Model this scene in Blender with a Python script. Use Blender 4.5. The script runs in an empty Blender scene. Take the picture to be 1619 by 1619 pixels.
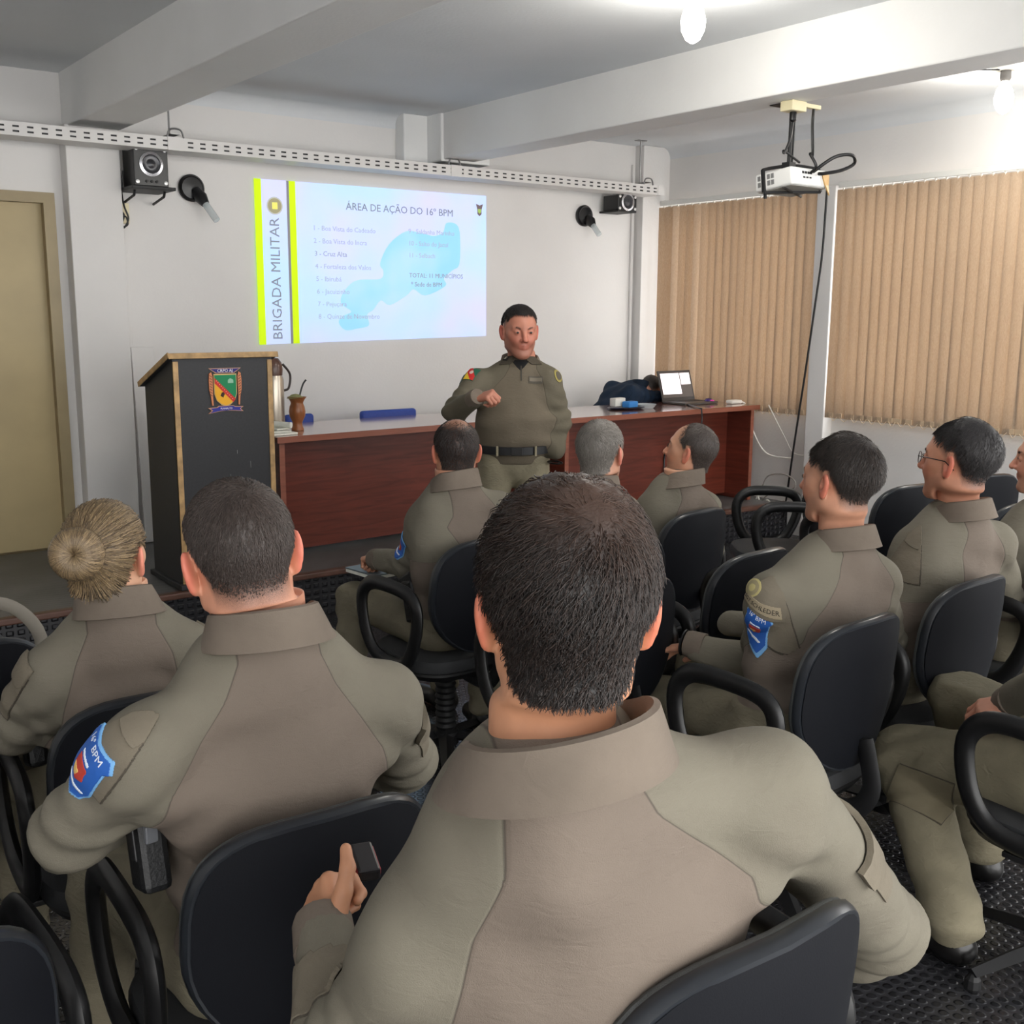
import bpy, bmesh, math, random
import numpy as np
from mathutils import Vector, Matrix
from mathutils.bvhtree import BVHTree
random.seed(7); RNG = np.random.default_rng(7)
SC = bpy.context.scene
COL = SC.collection
PI = math.pi
# ------------------------------------------------------------------ camera
F_PX, CAMZ = 1735.0, 1.70
def _d(px, py):
    v = np.array([(px-809.5)/F_PX, -(py-809.5)/F_PX, -1.0]); return v/np.linalg.norm(v)
_Y = _d(-516, 486); _X = _d(3150, 505); _X = _X-_Y*(_X@_Y); _X /= np.linalg.norm(_X); _Z = np.cross(_X, _Y)
CR = np.array([_X, _Y, _Z])
O0 = np.array([0, 0, CAMZ])
def ray(px, py): return CR@np.array([(px-809.5)/F_PX, -(py-809.5)/F_PX, -1.0])
def at(px, py, Y):
    r = ray(px, py); return O0+r*(Y/r[1])          # point of the place that lies at depth Y in the room
def atz(px, py, z):
    r = ray(px, py); return O0+r*((z-CAMZ)/r[2])
def atx(px, py, x):
    r = ray(px, py); return O0+r*(x/r[0])
cam = bpy.data.cameras.new('camera'); camo = bpy.data.objects.new('camera', cam); COL.objects.link(camo)
M = Matrix.Identity(4)
for i in range(3):
    for j in range(3): M[i][j] = CR[i][j]
M.translation = Vector(O0)
camo.matrix_world = M
cam.sensor_width = 36; cam.lens = F_PX/1619*36; cam.clip_start = 0.02
SC.camera = camo
SC.view_settings.view_transform = 'Standard'; SC.view_settings.look = 'None'
SC.view_settings.gamma = 1.0; SC.view_settings.use_curve_mapping = False
SC.view_settings.exposure = 0.0

# ------------------------------------------------------------------ materials
def lin(c): return tuple(((x/255)/12.92 if x/255 <= .04045 else ((x/255+.055)/1.055)**2.4) for x in c)+(1.0,)
MATS = {}
class NT:
    def __init__(s, m): s.t = m.node_tree; s.b = s.t.nodes['Principled BSDF']
    def n(s, k, **kw):
        x = s.t.nodes.new(k)
        for a, v in kw.items(): setattr(x, a, v)
        return x
    def l(s, a, b): s.t.links.new(a, b)
    def math(s, op, a, b=None, c=None):
        x = s.n('ShaderNodeMath', operation=op)
        for i, v in enumerate((a, b, c)):
            if v is None: continue
            if isinstance(v, (int, float)): x.inputs[i].default_value = v
            else: s.l(v, x.inputs[i])
        return x.outputs[0]
    def mix(s, f, a, b):
        x = s.n('ShaderNodeMix', data_type='RGBA')
        if isinstance(f, (int, float)): x.inputs[0].default_value = f
        else: s.l(f, x.inputs[0])
        for i, v in ((6, a), (7, b)):
            if isinstance(v, tuple): x.inputs[i].default_value = v
            else: s.l(v, x.inputs[i])
        return x.outputs[2]
    def bump(s, h, strength=.3, dist=.01):
        x = s.n('ShaderNodeBump'); x.inputs['Strength'].default_value = strength; x.inputs['Distance'].default_value = dist
        s.l(h, x.inputs['Height']); s.l(x.outputs[0], s.b.inputs['Normal']); return x
    def noise(s, scale=5, detail=3, stretch=None, dist=0.0, coord='Object'):
        tc = s.n('ShaderNodeTexCoord'); o = tc.outputs[coord]
        if stretch:
            mp = s.n('ShaderNodeMapping'); mp.inputs['Scale'].default_value = stretch; s.l(o, mp.inputs[0]); o = mp.outputs[0]
        x = s.n('ShaderNodeTexNoise'); x.inputs['Scale'].default_value = scale; x.inputs['Detail'].default_value = detail
        x.inputs['Distortion'].default_value = dist; s.l(o, x.inputs['Vector']); return x.outputs[0]
    def attr(s, name):
        x = s.n('ShaderNodeAttribute'); x.attribute_name = name; return x.outputs['Fac']
    def ramp(s, f, a, b):
        x = s.n('ShaderNodeMapRange'); s.l(f, x.inputs[0]); x.inputs[1].default_value = a; x.inputs[2].default_value = b
        return x.outputs[0]
def mat(name, c=(128, 128, 128), rough=.6, metal=0.0, var=0.0, vscale=6, stretch=None, bump=0.0, bscale=80, bstretch=None, emit=0, spec=None, bdist=.004):
    if name in MATS: return MATS[name]
    m = bpy.data.materials.new(name); m.use_nodes = True; t = NT(m); b = t.b
    b.inputs['Roughness'].default_value = rough; b.inputs['Metallic'].default_value = metal
    if spec is not None: b.inputs['Specular IOR Level'].default_value = spec
    col = lin(c)
    if var:
        d = tuple(x*(1-var) for x in col[:3])+(1,); e = tuple(min(1, x*(1+var)) for x in col[:3])+(1,)
        t.l(t.mix(t.ramp(t.noise(vscale, 4, stretch), .3, .7), d, e), b.inputs['Base Color'])
    else: b.inputs['Base Color'].default_value = col
    if bump: t.bump(t.noise(bscale, 3, bstretch), bump, bdist)
    if emit:
        b.inputs['Emission Color'].default_value = col; b.inputs['Emission Strength'].default_value = emit
    MATS[name] = m; return m
def fmat(name, c): return mat(name, c, .7)

# ------------------------------------------------------------------ mesh helpers
def add(acc, vf):
    n = len(acc[0]); acc[0].extend(vf[0]); acc[1].extend([tuple(i+n for i in f) for f in vf[1]]); return acc
def join(*parts):
    a = ([], [])
    for p in parts: add(a, (list(map(tuple, p[0])), [tuple(f) for f in p[1]]))
    return a
def xf(vf, mtx):
    return ([tuple(mtx@Vector(v)) for v in vf[0]], vf[1])
def box(x0, x1, y0, y1, z0, z1, bev=0.0, seg=2):
    bm = bmesh.new(); bmesh.ops.create_cube(bm, size=1)
    for v in bm.verts: v.co = Vector(((x0+x1)/2+v.co.x*(x1-x0), (y0+y1)/2+v.co.y*(y1-y0), (z0+z1)/2+v.co.z*(z1-z0)))
    if bev: bmesh.ops.bevel(bm, geom=bm.edges[:], offset=bev, segments=seg, affect='EDGES', profile=.5)
    bm.verts.ensure_lookup_table(); bm.verts.index_update()
    r = ([tuple(v.co) for v in bm.verts], [tuple(v.index for v in f.verts) for f in bm.faces]); bm.free(); return r
def obox(c, size, rz=0.0, bev=0.0, rx=0.0, ry=0.0):
    a, b, d = size
    return xf(box(-a/2, a/2, -b/2, b/2, -d/2, d/2, bev), Matrix.Translation(Vector(c))@Matrix.Rotation(rz, 4, 'Z')@Matrix.Rotation(rx, 4, 'X')@Matrix.Rotation(ry, 4, 'Y'))
def catmull(P, k=6, closed=False):
    P = [np.array(p, float) for p in P]; n = len(P); out = []
    for i in range(n if closed else n-1):
        g = lambda j: P[j % n] if closed else P[max(0, min(n-1, j))]
        a, b, c, d = g(i-1), g(i), g(i+1), g(i+2)
        for s in range(k):
            t = s/k
            out.append(.5*((2*b)+(-a+c)*t+(2*a-5*b+4*c-d)*t*t+(-a+3*b-3*c+d)*t**3))
    if not closed: out.append(P[-1])
    return out
def tube(P, r, seg=8, closed=False, flat=1.0, up=None):
    """round (or flattened: width r, thickness r*flat along `up`) tube along a polyline"""
    P = [Vector(p) for p in P]; n = len(P); V = []; Fc = []
    rr = r if isinstance(r, (list, tuple)) else [r]*n
    nrm = None
    for i, p in enumerate(P):
        a = P[i-1] if (i or closed) else p; b = P[(i+1) % n] if (i < n-1 or closed) else p
        t = (b-a).normalized()
        if up is not None: s = t.cross(Vector(up)).normalized() if t.cross(Vector(up)).length > 1e-6 else t.orthogonal().normalized()
        elif nrm is None: s = t.orthogonal().normalized()
        else: s = (nrm-t*nrm.dot(t)).normalized()
        nrm = s; q = t.cross(s)
        for k in range(seg):
            w = 2*PI*k/seg
            V.append(tuple(p+s*math.cos(w)*rr[i]+q*math.sin(w)*rr[i]*flat))
    m = n if closed else n-1
    for i in range(m):
        j = (i+1) % n
        for k in range(seg): Fc.append((i*seg+k, i*seg+(k+1) % seg, j*seg+(k+1) % seg, j*seg+k))
    if not closed:
        Fc.append(tuple(range(seg))[::-1]); Fc.append(tuple((n-1)*seg+k for k in range(seg)))
    return V, Fc
def lathe(prof, seg=24, c=(0, 0, 0)):
    V = []; Fc = []
    for r, z in prof:
        for k in range(seg):
            w = 2*PI*k/seg; V.append((c[0]+r*math.cos(w), c[1]+r*math.sin(w), c[2]+z))
    for i in range(len(prof)-1):
        for k in range(seg): Fc.append((i*seg+k, i*seg+(k+1) % seg, (i+1)*seg+(k+1) % seg, (i+1)*seg+k))
    Fc.append(tuple(range(seg))[::-1]); Fc.append(tuple((len(prof)-1)*seg+k for k in range(seg)))
    return V, Fc
def prism(pts, h, mtx=None):
    """closed polygon (u,v) extruded from 0 to h along local z"""
    n = len(pts)
    V = [(u, v, 0) for u, v in pts]+[(u, v, h) for u, v in pts]
    Fc = [tuple(range(n))[::-1], tuple(range(n, 2*n))]+[(i, (i+1) % n, n+(i+1) % n, n+i) for i in range(n)]
    r = (V, Fc)
    return xf(r, mtx) if mtx is not None else r
def text_vf(s, size, mtx, depth=.0006, align='CENTER'):
    cu = bpy.data.curves.new('txt', 'FONT'); cu.body = s; cu.size = size; cu.align_x = align; cu.align_y = 'CENTER'
    cu.extrude = depth; cu.resolution_u = 2
    o = bpy.data.objects.new('txt', cu); COL.objects.link(o)
    bpy.context.view_layer.update()
    me = bpy.data.meshes.new_from_object(o.evaluated_get(bpy.context.evaluated_depsgraph_get()))
    V = [tuple(mtx@v.co) for v in me.vertices]; Fc = [tuple(p.vertices) for p in me.polygons]
    bpy.data.objects.remove(o); bpy.data.curves.remove(cu); bpy.data.meshes.remove(me)
    return V, Fc
def rootloc(p):
    while p.parent: p = p.parent
    return np.array(p.location)
def npmesh(name, V, Q):
    """fast mesh from numpy arrays (quads or tris)"""
    me = bpy.data.meshes.new(name); V = np.asarray(V, np.float32); Q = np.asarray(Q, np.int32); k = Q.shape[1]
    me.vertices.add(len(V)); me.vertices.foreach_set('co', V.ravel())
    me.loops.add(Q.size); me.loops.foreach_set('vertex_index', Q.ravel())
    me.polygons.add(len(Q)); me.polygons.foreach_set('loop_start', np.arange(0, Q.size, k, dtype=np.int32))
    try: me.polygons.foreach_set('loop_total', np.full(len(Q), k, np.int32))
    except Exception: pass
    me.update(calc_edges=True); me.validate(); return me
def obj(name, vf, m, parent=None, smooth=True, local=False, attrs=None):
    V, Fc = vf
    off = rootloc(parent) if (parent is not None and not local) else np.zeros(3)
    if isinstance(Fc, np.ndarray): me = npmesh(name, np.asarray(V)-off, Fc)
    else:
        me = bpy.data.meshes.new(name); me.from_pydata([tuple(np.array(v)-off) for v in V], [], [tuple(f) for f in Fc]); me.update()
        bm = bmesh.new(); bm.from_mesh(me); bmesh.ops.recalc_face_normals(bm, faces=bm.faces[:]); bm.to_mesh(me); bm.free()
    if smooth:
        me.polygons.foreach_set('use_smooth', [True]*len(me.polygons))
        if not isinstance(Fc, np.ndarray):
            try: me.set_sharp_from_angle(angle=math.radians(40))
            except Exception: pass
    if attrs:
        for k, a in attrs.items():
            at_ = me.attributes.new(k, 'FLOAT', 'POINT'); at_.data.foreach_set('value', np.asarray(a, np.float32))
    me.materials.append(m)
    o = bpy.data.objects.new(name, me); COL.objects.link(o)
    if parent is not None: o.parent = parent
    return o
def thing(name, label, cat, loc=(0, 0, 0), rz=0.0, group=None):
    o = bpy.data.objects.new(name, None); COL.objects.link(o); o.location = tuple(loc); o.rotation_euler = (0, 0, rz)
    o.empty_display_size = .1
    return tag(o, label, cat, group)
def tag(o, label, cat, group=None):
    o['label'] = label; o['category'] = cat
    if group: o['group'] = group
    return o
def struct(name, vf, m, parent=None, smooth=False):
    o = obj(name, vf, m, parent, smooth)
    if parent is None: o['kind'] = 'structure'
    return o
def copy_tree(o, parent=None):
    c = o.copy(); COL.objects.link(c); c.parent = parent
    for ch in list(o.children): copy_tree(ch, c)
    return c
# ------------------------------------------------------------------ materials of the room
def plaster(name, c, b=.25):
    m = mat(name, c, .75); t = NT(m)
    d = tuple(x*.94 for x in lin(c)[:3])+(1,)
    t.l(t.mix(t.ramp(t.noise(1.6, 5), .35, .7), lin(c), d), t.b.inputs['Base Color'])
    t.bump(t.noise(55, 4), b, .004); return m
WALL = plaster('white painted plaster', (224, 222, 220))
CEIL = plaster('grey white ceiling plaster', (216, 219, 222), .3)
BEAM = plaster('painted concrete beam', (236, 236, 235), .3)
def rubber(name, c, pitch, rad, rough=.32, strength=.8):
    m = mat(name, c, rough); t = NT(m); tc = t.n('ShaderNodeTexCoord'); sp = t.n('ShaderNodeSeparateXYZ'); t.l(tc.outputs['Object'], sp.inputs[0])
    x, y, z = sp.outputs
    ph = pitch*.866
    row = t.math('FLOOR', t.math('DIVIDE', y, ph)); odd = t.math('MULTIPLY', t.math('PINGPONG', row, 1.0), .5)
    fx = t.math('SUBTRACT', t.math('FRACT', t.math('ADD', t.math('DIVIDE', x, pitch), odd)), .5)
    fy = t.math('MULTIPLY', t.math('SUBTRACT', t.math('FRACT', t.math('DIVIDE', y, ph)), .5), .866)
    dd = t.math('SQRT', t.math('ADD', t.math('MULTIPLY', fx, fx), t.math('MULTIPLY', fy, fy)))
    h = t.math('SUBTRACT', 1.0, t.ramp(dd, rad-.07, rad+.05))
    t.bump(h, strength, .004)
    nz = t.ramp(t.noise(3, 5), .35, .75)
    e = tuple(v*1.5+.006 for v in lin(c)[:3])+(1,)
    base = t.mix(nz, lin(c), e)
    t.l(t.mix(h, base, tuple(v*.8 for v in lin(c)[:3])+(1,)), t.b.inputs['Base Color'])
    return m
RUB = rubber('black studded rubber flooring', (42, 42, 45), .034, .34, .24)
def ribbed(name, c, axis, per, rough=.4):
    m = mat(name, c, rough); t = NT(m); tc = t.n('ShaderNodeTexCoord'); sp = t.n('ShaderNodeSeparateXYZ'); t.l(tc.outputs['Object'], sp.inputs[0])
    u = t.math('ADD', sp.outputs[0], sp.outputs[1]) if axis == 'd' else sp.outputs[axis]
    w = t.math('PINGPONG', t.math('DIVIDE', u, per), 1.0)
    t.bump(t.ramp(w, .3, .7), .7, .003)
    e = tuple(v*1.7+.01 for v in lin(c)[:3])+(1,)
    t.l(t.mix(t.ramp(t.noise(2.5, 5), .35, .75), lin(c), e), t.b.inputs['Base Color']); return m
STAGE = ribbed('dark ribbed rubber', (84, 84, 84), 'd', .012, .42)
def lattice(name, c):
    m = mat(name, c, .3); t = NT(m); tc = t.n('ShaderNodeTexCoord'); sp = t.n('ShaderNodeSeparateXYZ'); t.l(tc.outputs['Object'], sp.inputs[0])
    a = t.math('PINGPONG', t.math('DIVIDE', sp.outputs[0], .026), 1.0); b = t.math('PINGPONG', t.math('DIVIDE', sp.outputs[2], .02), 1.0)
    t.bump(t.math('MULTIPLY', t.ramp(a, .3, .6), t.ramp(b, .3, .6)), 1.0, .006); return m
RISER = lattice('black stage riser rubber', (30, 30, 34))
def wood(name, c, rough=.25, stretch=(1, 14, 14), var=.35, spec=.5):
    m = mat(name, c, rough, spec=spec); t = NT(m); k = lin(c)
    n1 = t.ramp(t.noise(2.2, 6, stretch, 1.2), .3, .7)
    t.l(t.mix(n1, tuple(x*(1-var) for x in k[:3])+(1,), tuple(min(1, x*(1+var)) for x in k[:3])+(1,)), t.b.inputs['Base Color']); return m
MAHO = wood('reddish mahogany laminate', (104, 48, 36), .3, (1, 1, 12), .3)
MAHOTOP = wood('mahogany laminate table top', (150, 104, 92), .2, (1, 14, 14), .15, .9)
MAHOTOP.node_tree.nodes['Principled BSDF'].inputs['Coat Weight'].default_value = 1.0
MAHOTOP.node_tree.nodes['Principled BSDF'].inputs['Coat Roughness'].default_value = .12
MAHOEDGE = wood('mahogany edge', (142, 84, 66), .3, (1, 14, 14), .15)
DOORM = mat('tan painted door', (176, 158, 116), .45, var=.08, vscale=2.5)
FRAMEM = mat('tan door frame', (150, 134, 100), .45, var=.1)
TRAYM = mat('white powder coated steel', (214, 212, 210), .45)
STEEL = mat('grey steel rod', (150, 150, 150), .35, .9)
BLACKP = mat('black plastic', (20, 20, 22), .35)
BLACKM = mat('matte black plastic', (16, 16, 18), .55)
WHITEP = mat('white plastic', (226, 224, 216), .4)
CREAM = mat('cream plastic', (222, 212, 176), .45)
SILVER = mat('silver metal', (200, 200, 205), .25, .9)
ALU = mat('white window frame', (216, 216, 212), .4)
TRIMW = mat('brown stage nosing', (92, 62, 50), .4, var=.2, vscale=12)

# ------------------------------------------------------------------ the room
XL, XR, YF, YB, ZC, ZB = -2.6, 6.8, 6.96, -2.6, 3.05, 2.745
struct('floor', box(XL, XR+.15, YB, YF+.1, -.06, 0), RUB)
struct('ceiling', box(XL, XR+.15, YB, YF+.2, ZC, ZC+.1), CEIL)
# the front wall, with the doorway at its left end
dx0, dx1, dtop = .92, 1.84, 2.36
fw = join(box(XL, dx0, YF, YF+.2, 0, ZC), box(dx0, dx1, YF, YF+.2, dtop, ZC), box(dx1, XR+.15, YF, YF+.2, 0, ZC))
struct('wall_front', fw, WALL)
struct('wall_left', box(XL-.15, XL, YB, YF+.2, 0, ZC), WALL)
# right wall with four window openings
wz0, wz1 = .98, 2.56
wins = [(5.26, 6.86), (2.35, 5.08), (-.4, 2.15), (-2.5, -.6)]
rw = [box(XR, XR+.15, YB, YF+.2, 0, wz0), box(XR, XR+.15, YB, YF+.2, wz1, ZC)]
ys = sorted([YB]+[y for w in wins for y in w]+[YF+.2])
edges = [(YB, -2.5), (-.6, -.4), (2.15, 2.35), (5.08, 5.26), (6.86, YF+.2)]
for a, b in edges: rw.append(box(XR, XR+.15, a, b, wz0, wz1))
struct('wall_right', join(*rw), WALL)
GL = bpy.data.materials.new('window glass'); GL.use_nodes = True
_t = GL.node_tree; _t.nodes.remove(_t.nodes['Principled BSDF']); _tr = _t.nodes.new('ShaderNodeBsdfTransparent'); _gl = _t.nodes.new('ShaderNodeBsdfGlossy'); _gl.inputs['Roughness'].default_value = .02
_mx = _t.nodes.new('ShaderNodeMixShader'); _mx.inputs[0].default_value = .06; _t.links.new(_tr.outputs[0], _mx.inputs[1]); _t.links.new(_gl.outputs[0], _mx.inputs[2]); _t.links.new(_mx.outputs[0], _t.nodes['Material Output'].inputs[0])
for i, (a, b) in enumerate(wins):
    fr = [box(XR+.05, XR+.10, a, b, wz0, wz0+.045), box(XR+.05, XR+.10, a, b, wz1-.045, wz1)]
    n = 3 if b-a > 1.8 else 2
    for k in range(n+1):
        y = a+(b-a)*k/n; y0 = max(a, y-.022); fr.append(box(XR+.05, XR+.10, y0, min(b, y0+.045), wz0, wz1))
    w = struct('window_%d' % (i+1), join(*fr), ALU)
    obj('window_pane', box(XR+.072, XR+.078, a, b, wz0, wz1), GL, w, False)
# ceiling beams running towards the front wall, a haunch where the second meets it, and the columns below
struct('trim_1', box(1.925, 2.225, YB, YF, ZB, ZC+.02, .008), BEAM)
struct('trim_2', box(4.40, 4.66, YB, YF, ZB, ZC+.02, .008), BEAM)
struct('trim_3', join(box(4.19, 4.45, YF-.12, YF, ZB-.1, ZC+.02, .012, 3), box(4.38, 4.80, YF-.30, YF, ZB-.015, ZC+.02, .012)), BEAM)
struct('trim_4', box(1.905, 2.215, YF-.12, YF+.01, 0, ZB+.01, .006), WALL)
struct('trim_5', box(6.50, XR+.01, YF-.10, YF+.01, 0, ZC, .006), WALL)
struct('trim_6', box(6.70, XR+.01, 5.09, 5.25, 0, 2.6, .006), WALL)
# quarter-round cove where ceiling meets the right and front walls
def cove(p0, p1, n_in):
    V = []; Fc = []; k = 8; r = .09
    for p in (p0, p1):
        for i in range(k+1):
            w = PI/2*i/k; V.append((p[0]+n_in[0]*r*(1-math.sin(w)), p[1]+n_in[1]*r*(1-math.sin(w)), ZC-r*(1-math.cos(w))))
        V.append((p[0]-n_in[0]*.01, p[1]-n_in[1]*.01, ZC+.01))
    m = k+2
    for i in range(m): Fc.append((i, (i+1) % m, m+(i+1) % m, m+i))
    return V, Fc
struct('trim_7', cove((XR, YB, 0), (XR, YF-.1, 0), (-1, 0)), CEIL, None, True)
struct('trim_8', cove((2.225, YF, 0), (4.2, YF, 0), (0, -1)), CEIL, None, True)
# stage
struct('stage', box(XL, XR, 5.47, YF, .002, .25), STAGE)
struct('stage_riser', box(XL, XR, 5.455, 5.47, .002, .225), RISER)
struct('trim_9', box(XL, XR, 5.445, 5.50, .222, .256, .008), TRIMW)
# door leaf and frame, set in the doorway
struct('doorway_light_block', box(dx0-.1, dx1+.1, YF+.12, YF+.16, .0, dtop+.1), FRAMEM)  # unseen panel behind the door, added to stop outside light
d = struct('door_1', box(dx0+.05, dx1-.05, YF+.03, YF+.075, .255, dtop-.045, .003), DOORM)
struct('door_frame', join(box(dx0, dx0+.055, YF-.03, YF+.12, .25, dtop), box(dx1-.055, dx1+.01, YF-.03, YF+.12, .25, dtop+.01), box(dx0+.055, dx1-.055, YF-.03, YF+.12, dtop-.05, dtop+.01)), FRAMEM, d)
obj('door_handle', join(tube([(dx0+.11, YF+.03, 1.28), (dx0+.11, YF-.03, 1.28), (dx0+.22, YF-.03, 1.28)], .009, 8)), SILVER, d)
struct('baseboard_front', box(2.22, 6.5, YF-.012, YF+.005, .25, .31, .003), WALL)

# thin conduit up the wall beside the left column
tag(obj('conduit', box(2.235, 2.262, YF-.022, YF-.001, .26, 2.28, .004), WALL), 'thin white cable conduit running down the front wall right of the left column', 'conduit')
tag(obj('conduit', box(6.455, 6.48, YF-.022, YF-.001, .26, 2.9, .004), WALL), 'thin white cable conduit up the front wall beside the right corner column', 'conduit')

# ------------------------------------------------------------------ perforated cable tray on rods
TX1, TY0, TY1 = 6.46, 6.60, 6.80; TZ0, TZ1 = 2.628, 2.70
t = thing('cable_tray', 'long white perforated steel cable tray hung along the front wall', 'cable tray', (3, TY0, TZ0))
def slotted(y, x0, x1, z0, z1):
    V = []; Fc = []; th = .002
    pit = .075; n = int((x1-x0)/pit); rows = [(z0+.018, z0+.028), (z1-.028, z1-.018)]
    zs = [z0, rows[0][0], rows[0][1], rows[1][0], rows[1][1], z1]
    P = []
    for i in range(n):
        a = x0+i*pit; P.append((a, a+.022, 0)); P.append((a+.022, a+.056, 1)); P.append((a+.056, a+pit, 0))
    out = ([], [])
    # solid bands
    for k in (0, 2, 4): add(out, box(x0, x0+n*pit, y-th, y, zs[k], zs[k+1]))
    for k in (1, 3):
        for a, b, s in P:
            if not s: add(out, box(a, b, y-th, y, zs[k], zs[k+1]))
    return out
obj('tray_side', slotted(TY0, XL+.02, TX1, TZ0, TZ1), TRAYM, t, False)
obj('tray_bottom', box(XL+.02, TX1, TY0, TY1, TZ0, TZ0+.003), TRAYM, t, False)
obj('tray_side', box(XL+.02, TX1, TY1-.002, TY1, TZ0, TZ1), TRAYM, t, False)
obj('tray_shade_fill', join(*[tube([(XL+.1, 6.64+.03*i, TZ0+.022+.012*(i%2)), (TX1-.1, 6.64+.03*i, TZ0+.022+.012*(i%2))], .014, 8) for i in range(4)], box(XL+.1, TX1-.06, TY0+.012, TY0+.016, TZ0+.003, TZ1-.004)), mat('dark grey slot shade', (58, 58, 60), .6), t)  # dark tubes and strip added to imitate the shade behind the slots
obj('end_plate', join(box(TX1-.003, TX1, TY0, TY1, TZ0, TZ1), obox((TX1-.01, TY0-.003, (TZ0+TZ1)/2), (.07, .004, TZ1-TZ0))), TRAYM, t, False)
for a_ in (2.42, 4.42): obj('tray_joint', box(a_, a_+.09, TY0-.006, TY0-.001, TZ0-.002, TZ1+.002), TRAYM, t, False)
for x, z1 in ((2.47, ZC), (4.45, ZB), (6.31, ZC)):
    obj('hanger_rod', join(tube([(x, 6.70, TZ0), (x, 6.70, z1)], .006, 8), obox((x, 6.70, TZ1+.02), (.055, .2, .004)), tube(catmull([(x-.05, 6.6, TZ1), (x-.03, 6.6, TZ1+.045), (x+.03, 6.6, TZ1+.045), (x+.05, 6.6, TZ1)], 5), .006, 6), obox((x, 6.70, z1-.003), (.09, .05, .006))), STEEL, t)

# ------------------------------------------------------------------ blinds
BL = bpy.data.materials.new('beige woven blind fabric'); BL.use_nodes = True
t = NT(BL); t.b.inputs['Roughness'].default_value = .8
c1 = t.mix(t.ramp(t.noise(140, 4, (1, 1, .35), 1.0), .3, .75), lin((188, 167, 145)), lin((203, 186, 165)))
t.l(c1, t.b.inputs['Base Color']); t.bump(t.noise(260, 2), .15, .002)
_tl = t.n('ShaderNodeBsdfTranslucent'); t.l(c1, _tl.inputs['Color'])
_ms = t.n('ShaderNodeMixShader'); _ms.inputs[0].default_value = .5
t.l(t.b.outputs[0], _ms.inputs[1]); t.l(_tl.outputs[0], _ms.inputs[2]); t.l(_ms.outputs[0], t.t.nodes['Material Output'].inputs[0])
def blind(label, y0, y1, x, ztop, zbot, angs, seed):
    rg = random.Random(seed)
    r = thing('vertical_blind', label, 'blind', (x, (y0+y1)/2, zbot), 0, 'vertical blinds on the right wall')
    obj('head_rail', join(box(x-.025, x+.025, y0-.03, y1+.03, ztop, ztop+.04, .004), box(x-.01, XR, y0, y0+.03, ztop+.03, ztop+.045), box(x-.01, XR, y1-.03, y1, ztop+.03, ztop+.045)), ALU, r, False)
    V = ([], []); W = ([], []); Cc = ([], []); Hk = ([], [])
    pitch = .078; w = .0445; n = int((y1-y0)/pitch); prev = None
    for i in range(n+1):
        yc = y0+i*(y1-y0)/n; a = angs(i, n)+rg.uniform(-.05, .05)
        dy, dx = math.cos(a), math.sin(a); sway = rg.uniform(-.012, .012)
        pts = []
        for k, z in enumerate((ztop-.012, (ztop+zbot)/2, zbot)):
            for s in (-1, -.5, 0, .5, 1):
                bow = .006*(1-s*s); sc = (k/2)**2*sway
                pts.append((x-dx*s*w-dy*bow*1+sc*.5, yc+dy*s*w-dx*bow+sc, z))
        Fc = [(k*5+s, k*5+s+1, (k+1)*5+s+1, (k+1)*5+s) for k in range(2) for s in range(4)]
        # give the strip its thickness
        off = [(p[0]+dy*.0012, p[1]+dx*.0012, p[2]) for p in pts]
        m = len(pts); rim = []
        bd = [0, 1, 2, 3, 4, 9, 14, 13, 12, 11, 10, 5]
        for q in range(len(bd)): rim.append((bd[q], bd[(q+1) % len(bd)], m+bd[(q+1) % len(bd)], m+bd[q]))
        add(V, (pts+off, Fc+[tuple(m+j for j in f[::-1]) for f in Fc]+rim))
        add(Hk, box(x-.006, x+.006, yc-.005, yc+.005, ztop-.02, ztop))
        add(W, obox((x-.006, yc+sway, zbot+.022), (.004, .075, .034), -a))
        q = (x-.012, yc+sway, zbot+.012)
        if prev is not None:
            mid = ((prev[0]+q[0])/2, (prev[1]+q[1])/2, q[2]-.028)
            add(Cc, tube(catmull([(prev[0], prev[1]+.01, prev[2]), mid, (q[0], q[1]-.01, q[2])], 4), .0022, 5))
        prev = q
    obj('slats', V, BL, r); obj('slat_weights', W, mat('beige blind weight', (206, 182, 152), .6), r, False)
    obj('bottom_chain', Cc, mat('pale bead chain', (226, 206, 176), .4), r); obj('slat_hooks', Hk, WHITEP, r, False)
    return r
def angA(i, n):
    return 1.15 if i in (n-2, n-5) else (.25 if i < n-6 else .55)
b1 = blind('vertical beige slatted blind at the far window behind the laptop table', 5.30, 6.82, 6.71, 2.575, .945, angA, 3)
b2 = blind('wide vertical beige slatted blind at the near window right of the projector', 2.55, 5.03, 6.71, 2.575, .945, lambda i, n: .16 if i < n-1 else .3, 5)

# ------------------------------------------------------------------ bare lamps on the ceiling
EM = mat('glowing lamp glass', (255, 250, 240), .3, emit=14)
def lamp(label, x, y):
    r = thing('ceiling_lamp', label, 'lamp', (x, y, ZC), 0, 'bare bulbs on the ceiling')
    obj('ceiling_plate', lathe([(.075, 0), (.075, -.012), (.05, -.02)], 28, (x, y, ZC)), WHITEP, r)
    obj('lamp_holder', lathe([(.026, -.012), (.03, -.03), (.03, -.06), (.022, -.075)], 20, (x, y, ZC)), mat('grey lamp holder', (120, 116, 112), .5), r)
    obj('lamp_bulb', lathe([(.014, -.07), (.02, -.085), (.042, -.12), (.052, -.16), (.048, -.20), (.03, -.235), (.006, -.25)], 24, (x, y, ZC)), EM, r)
    l = bpy.data.lights.new('bulb_light', 'POINT'); l.energy = 24; l.color = (1, .95, .86); l.shadow_soft_size = .06
    lo = bpy.data.objects.new('bulb_light', l); COL.objects.link(lo); lo.location = (0, 0, -.33); lo.parent = r
    return r
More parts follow.
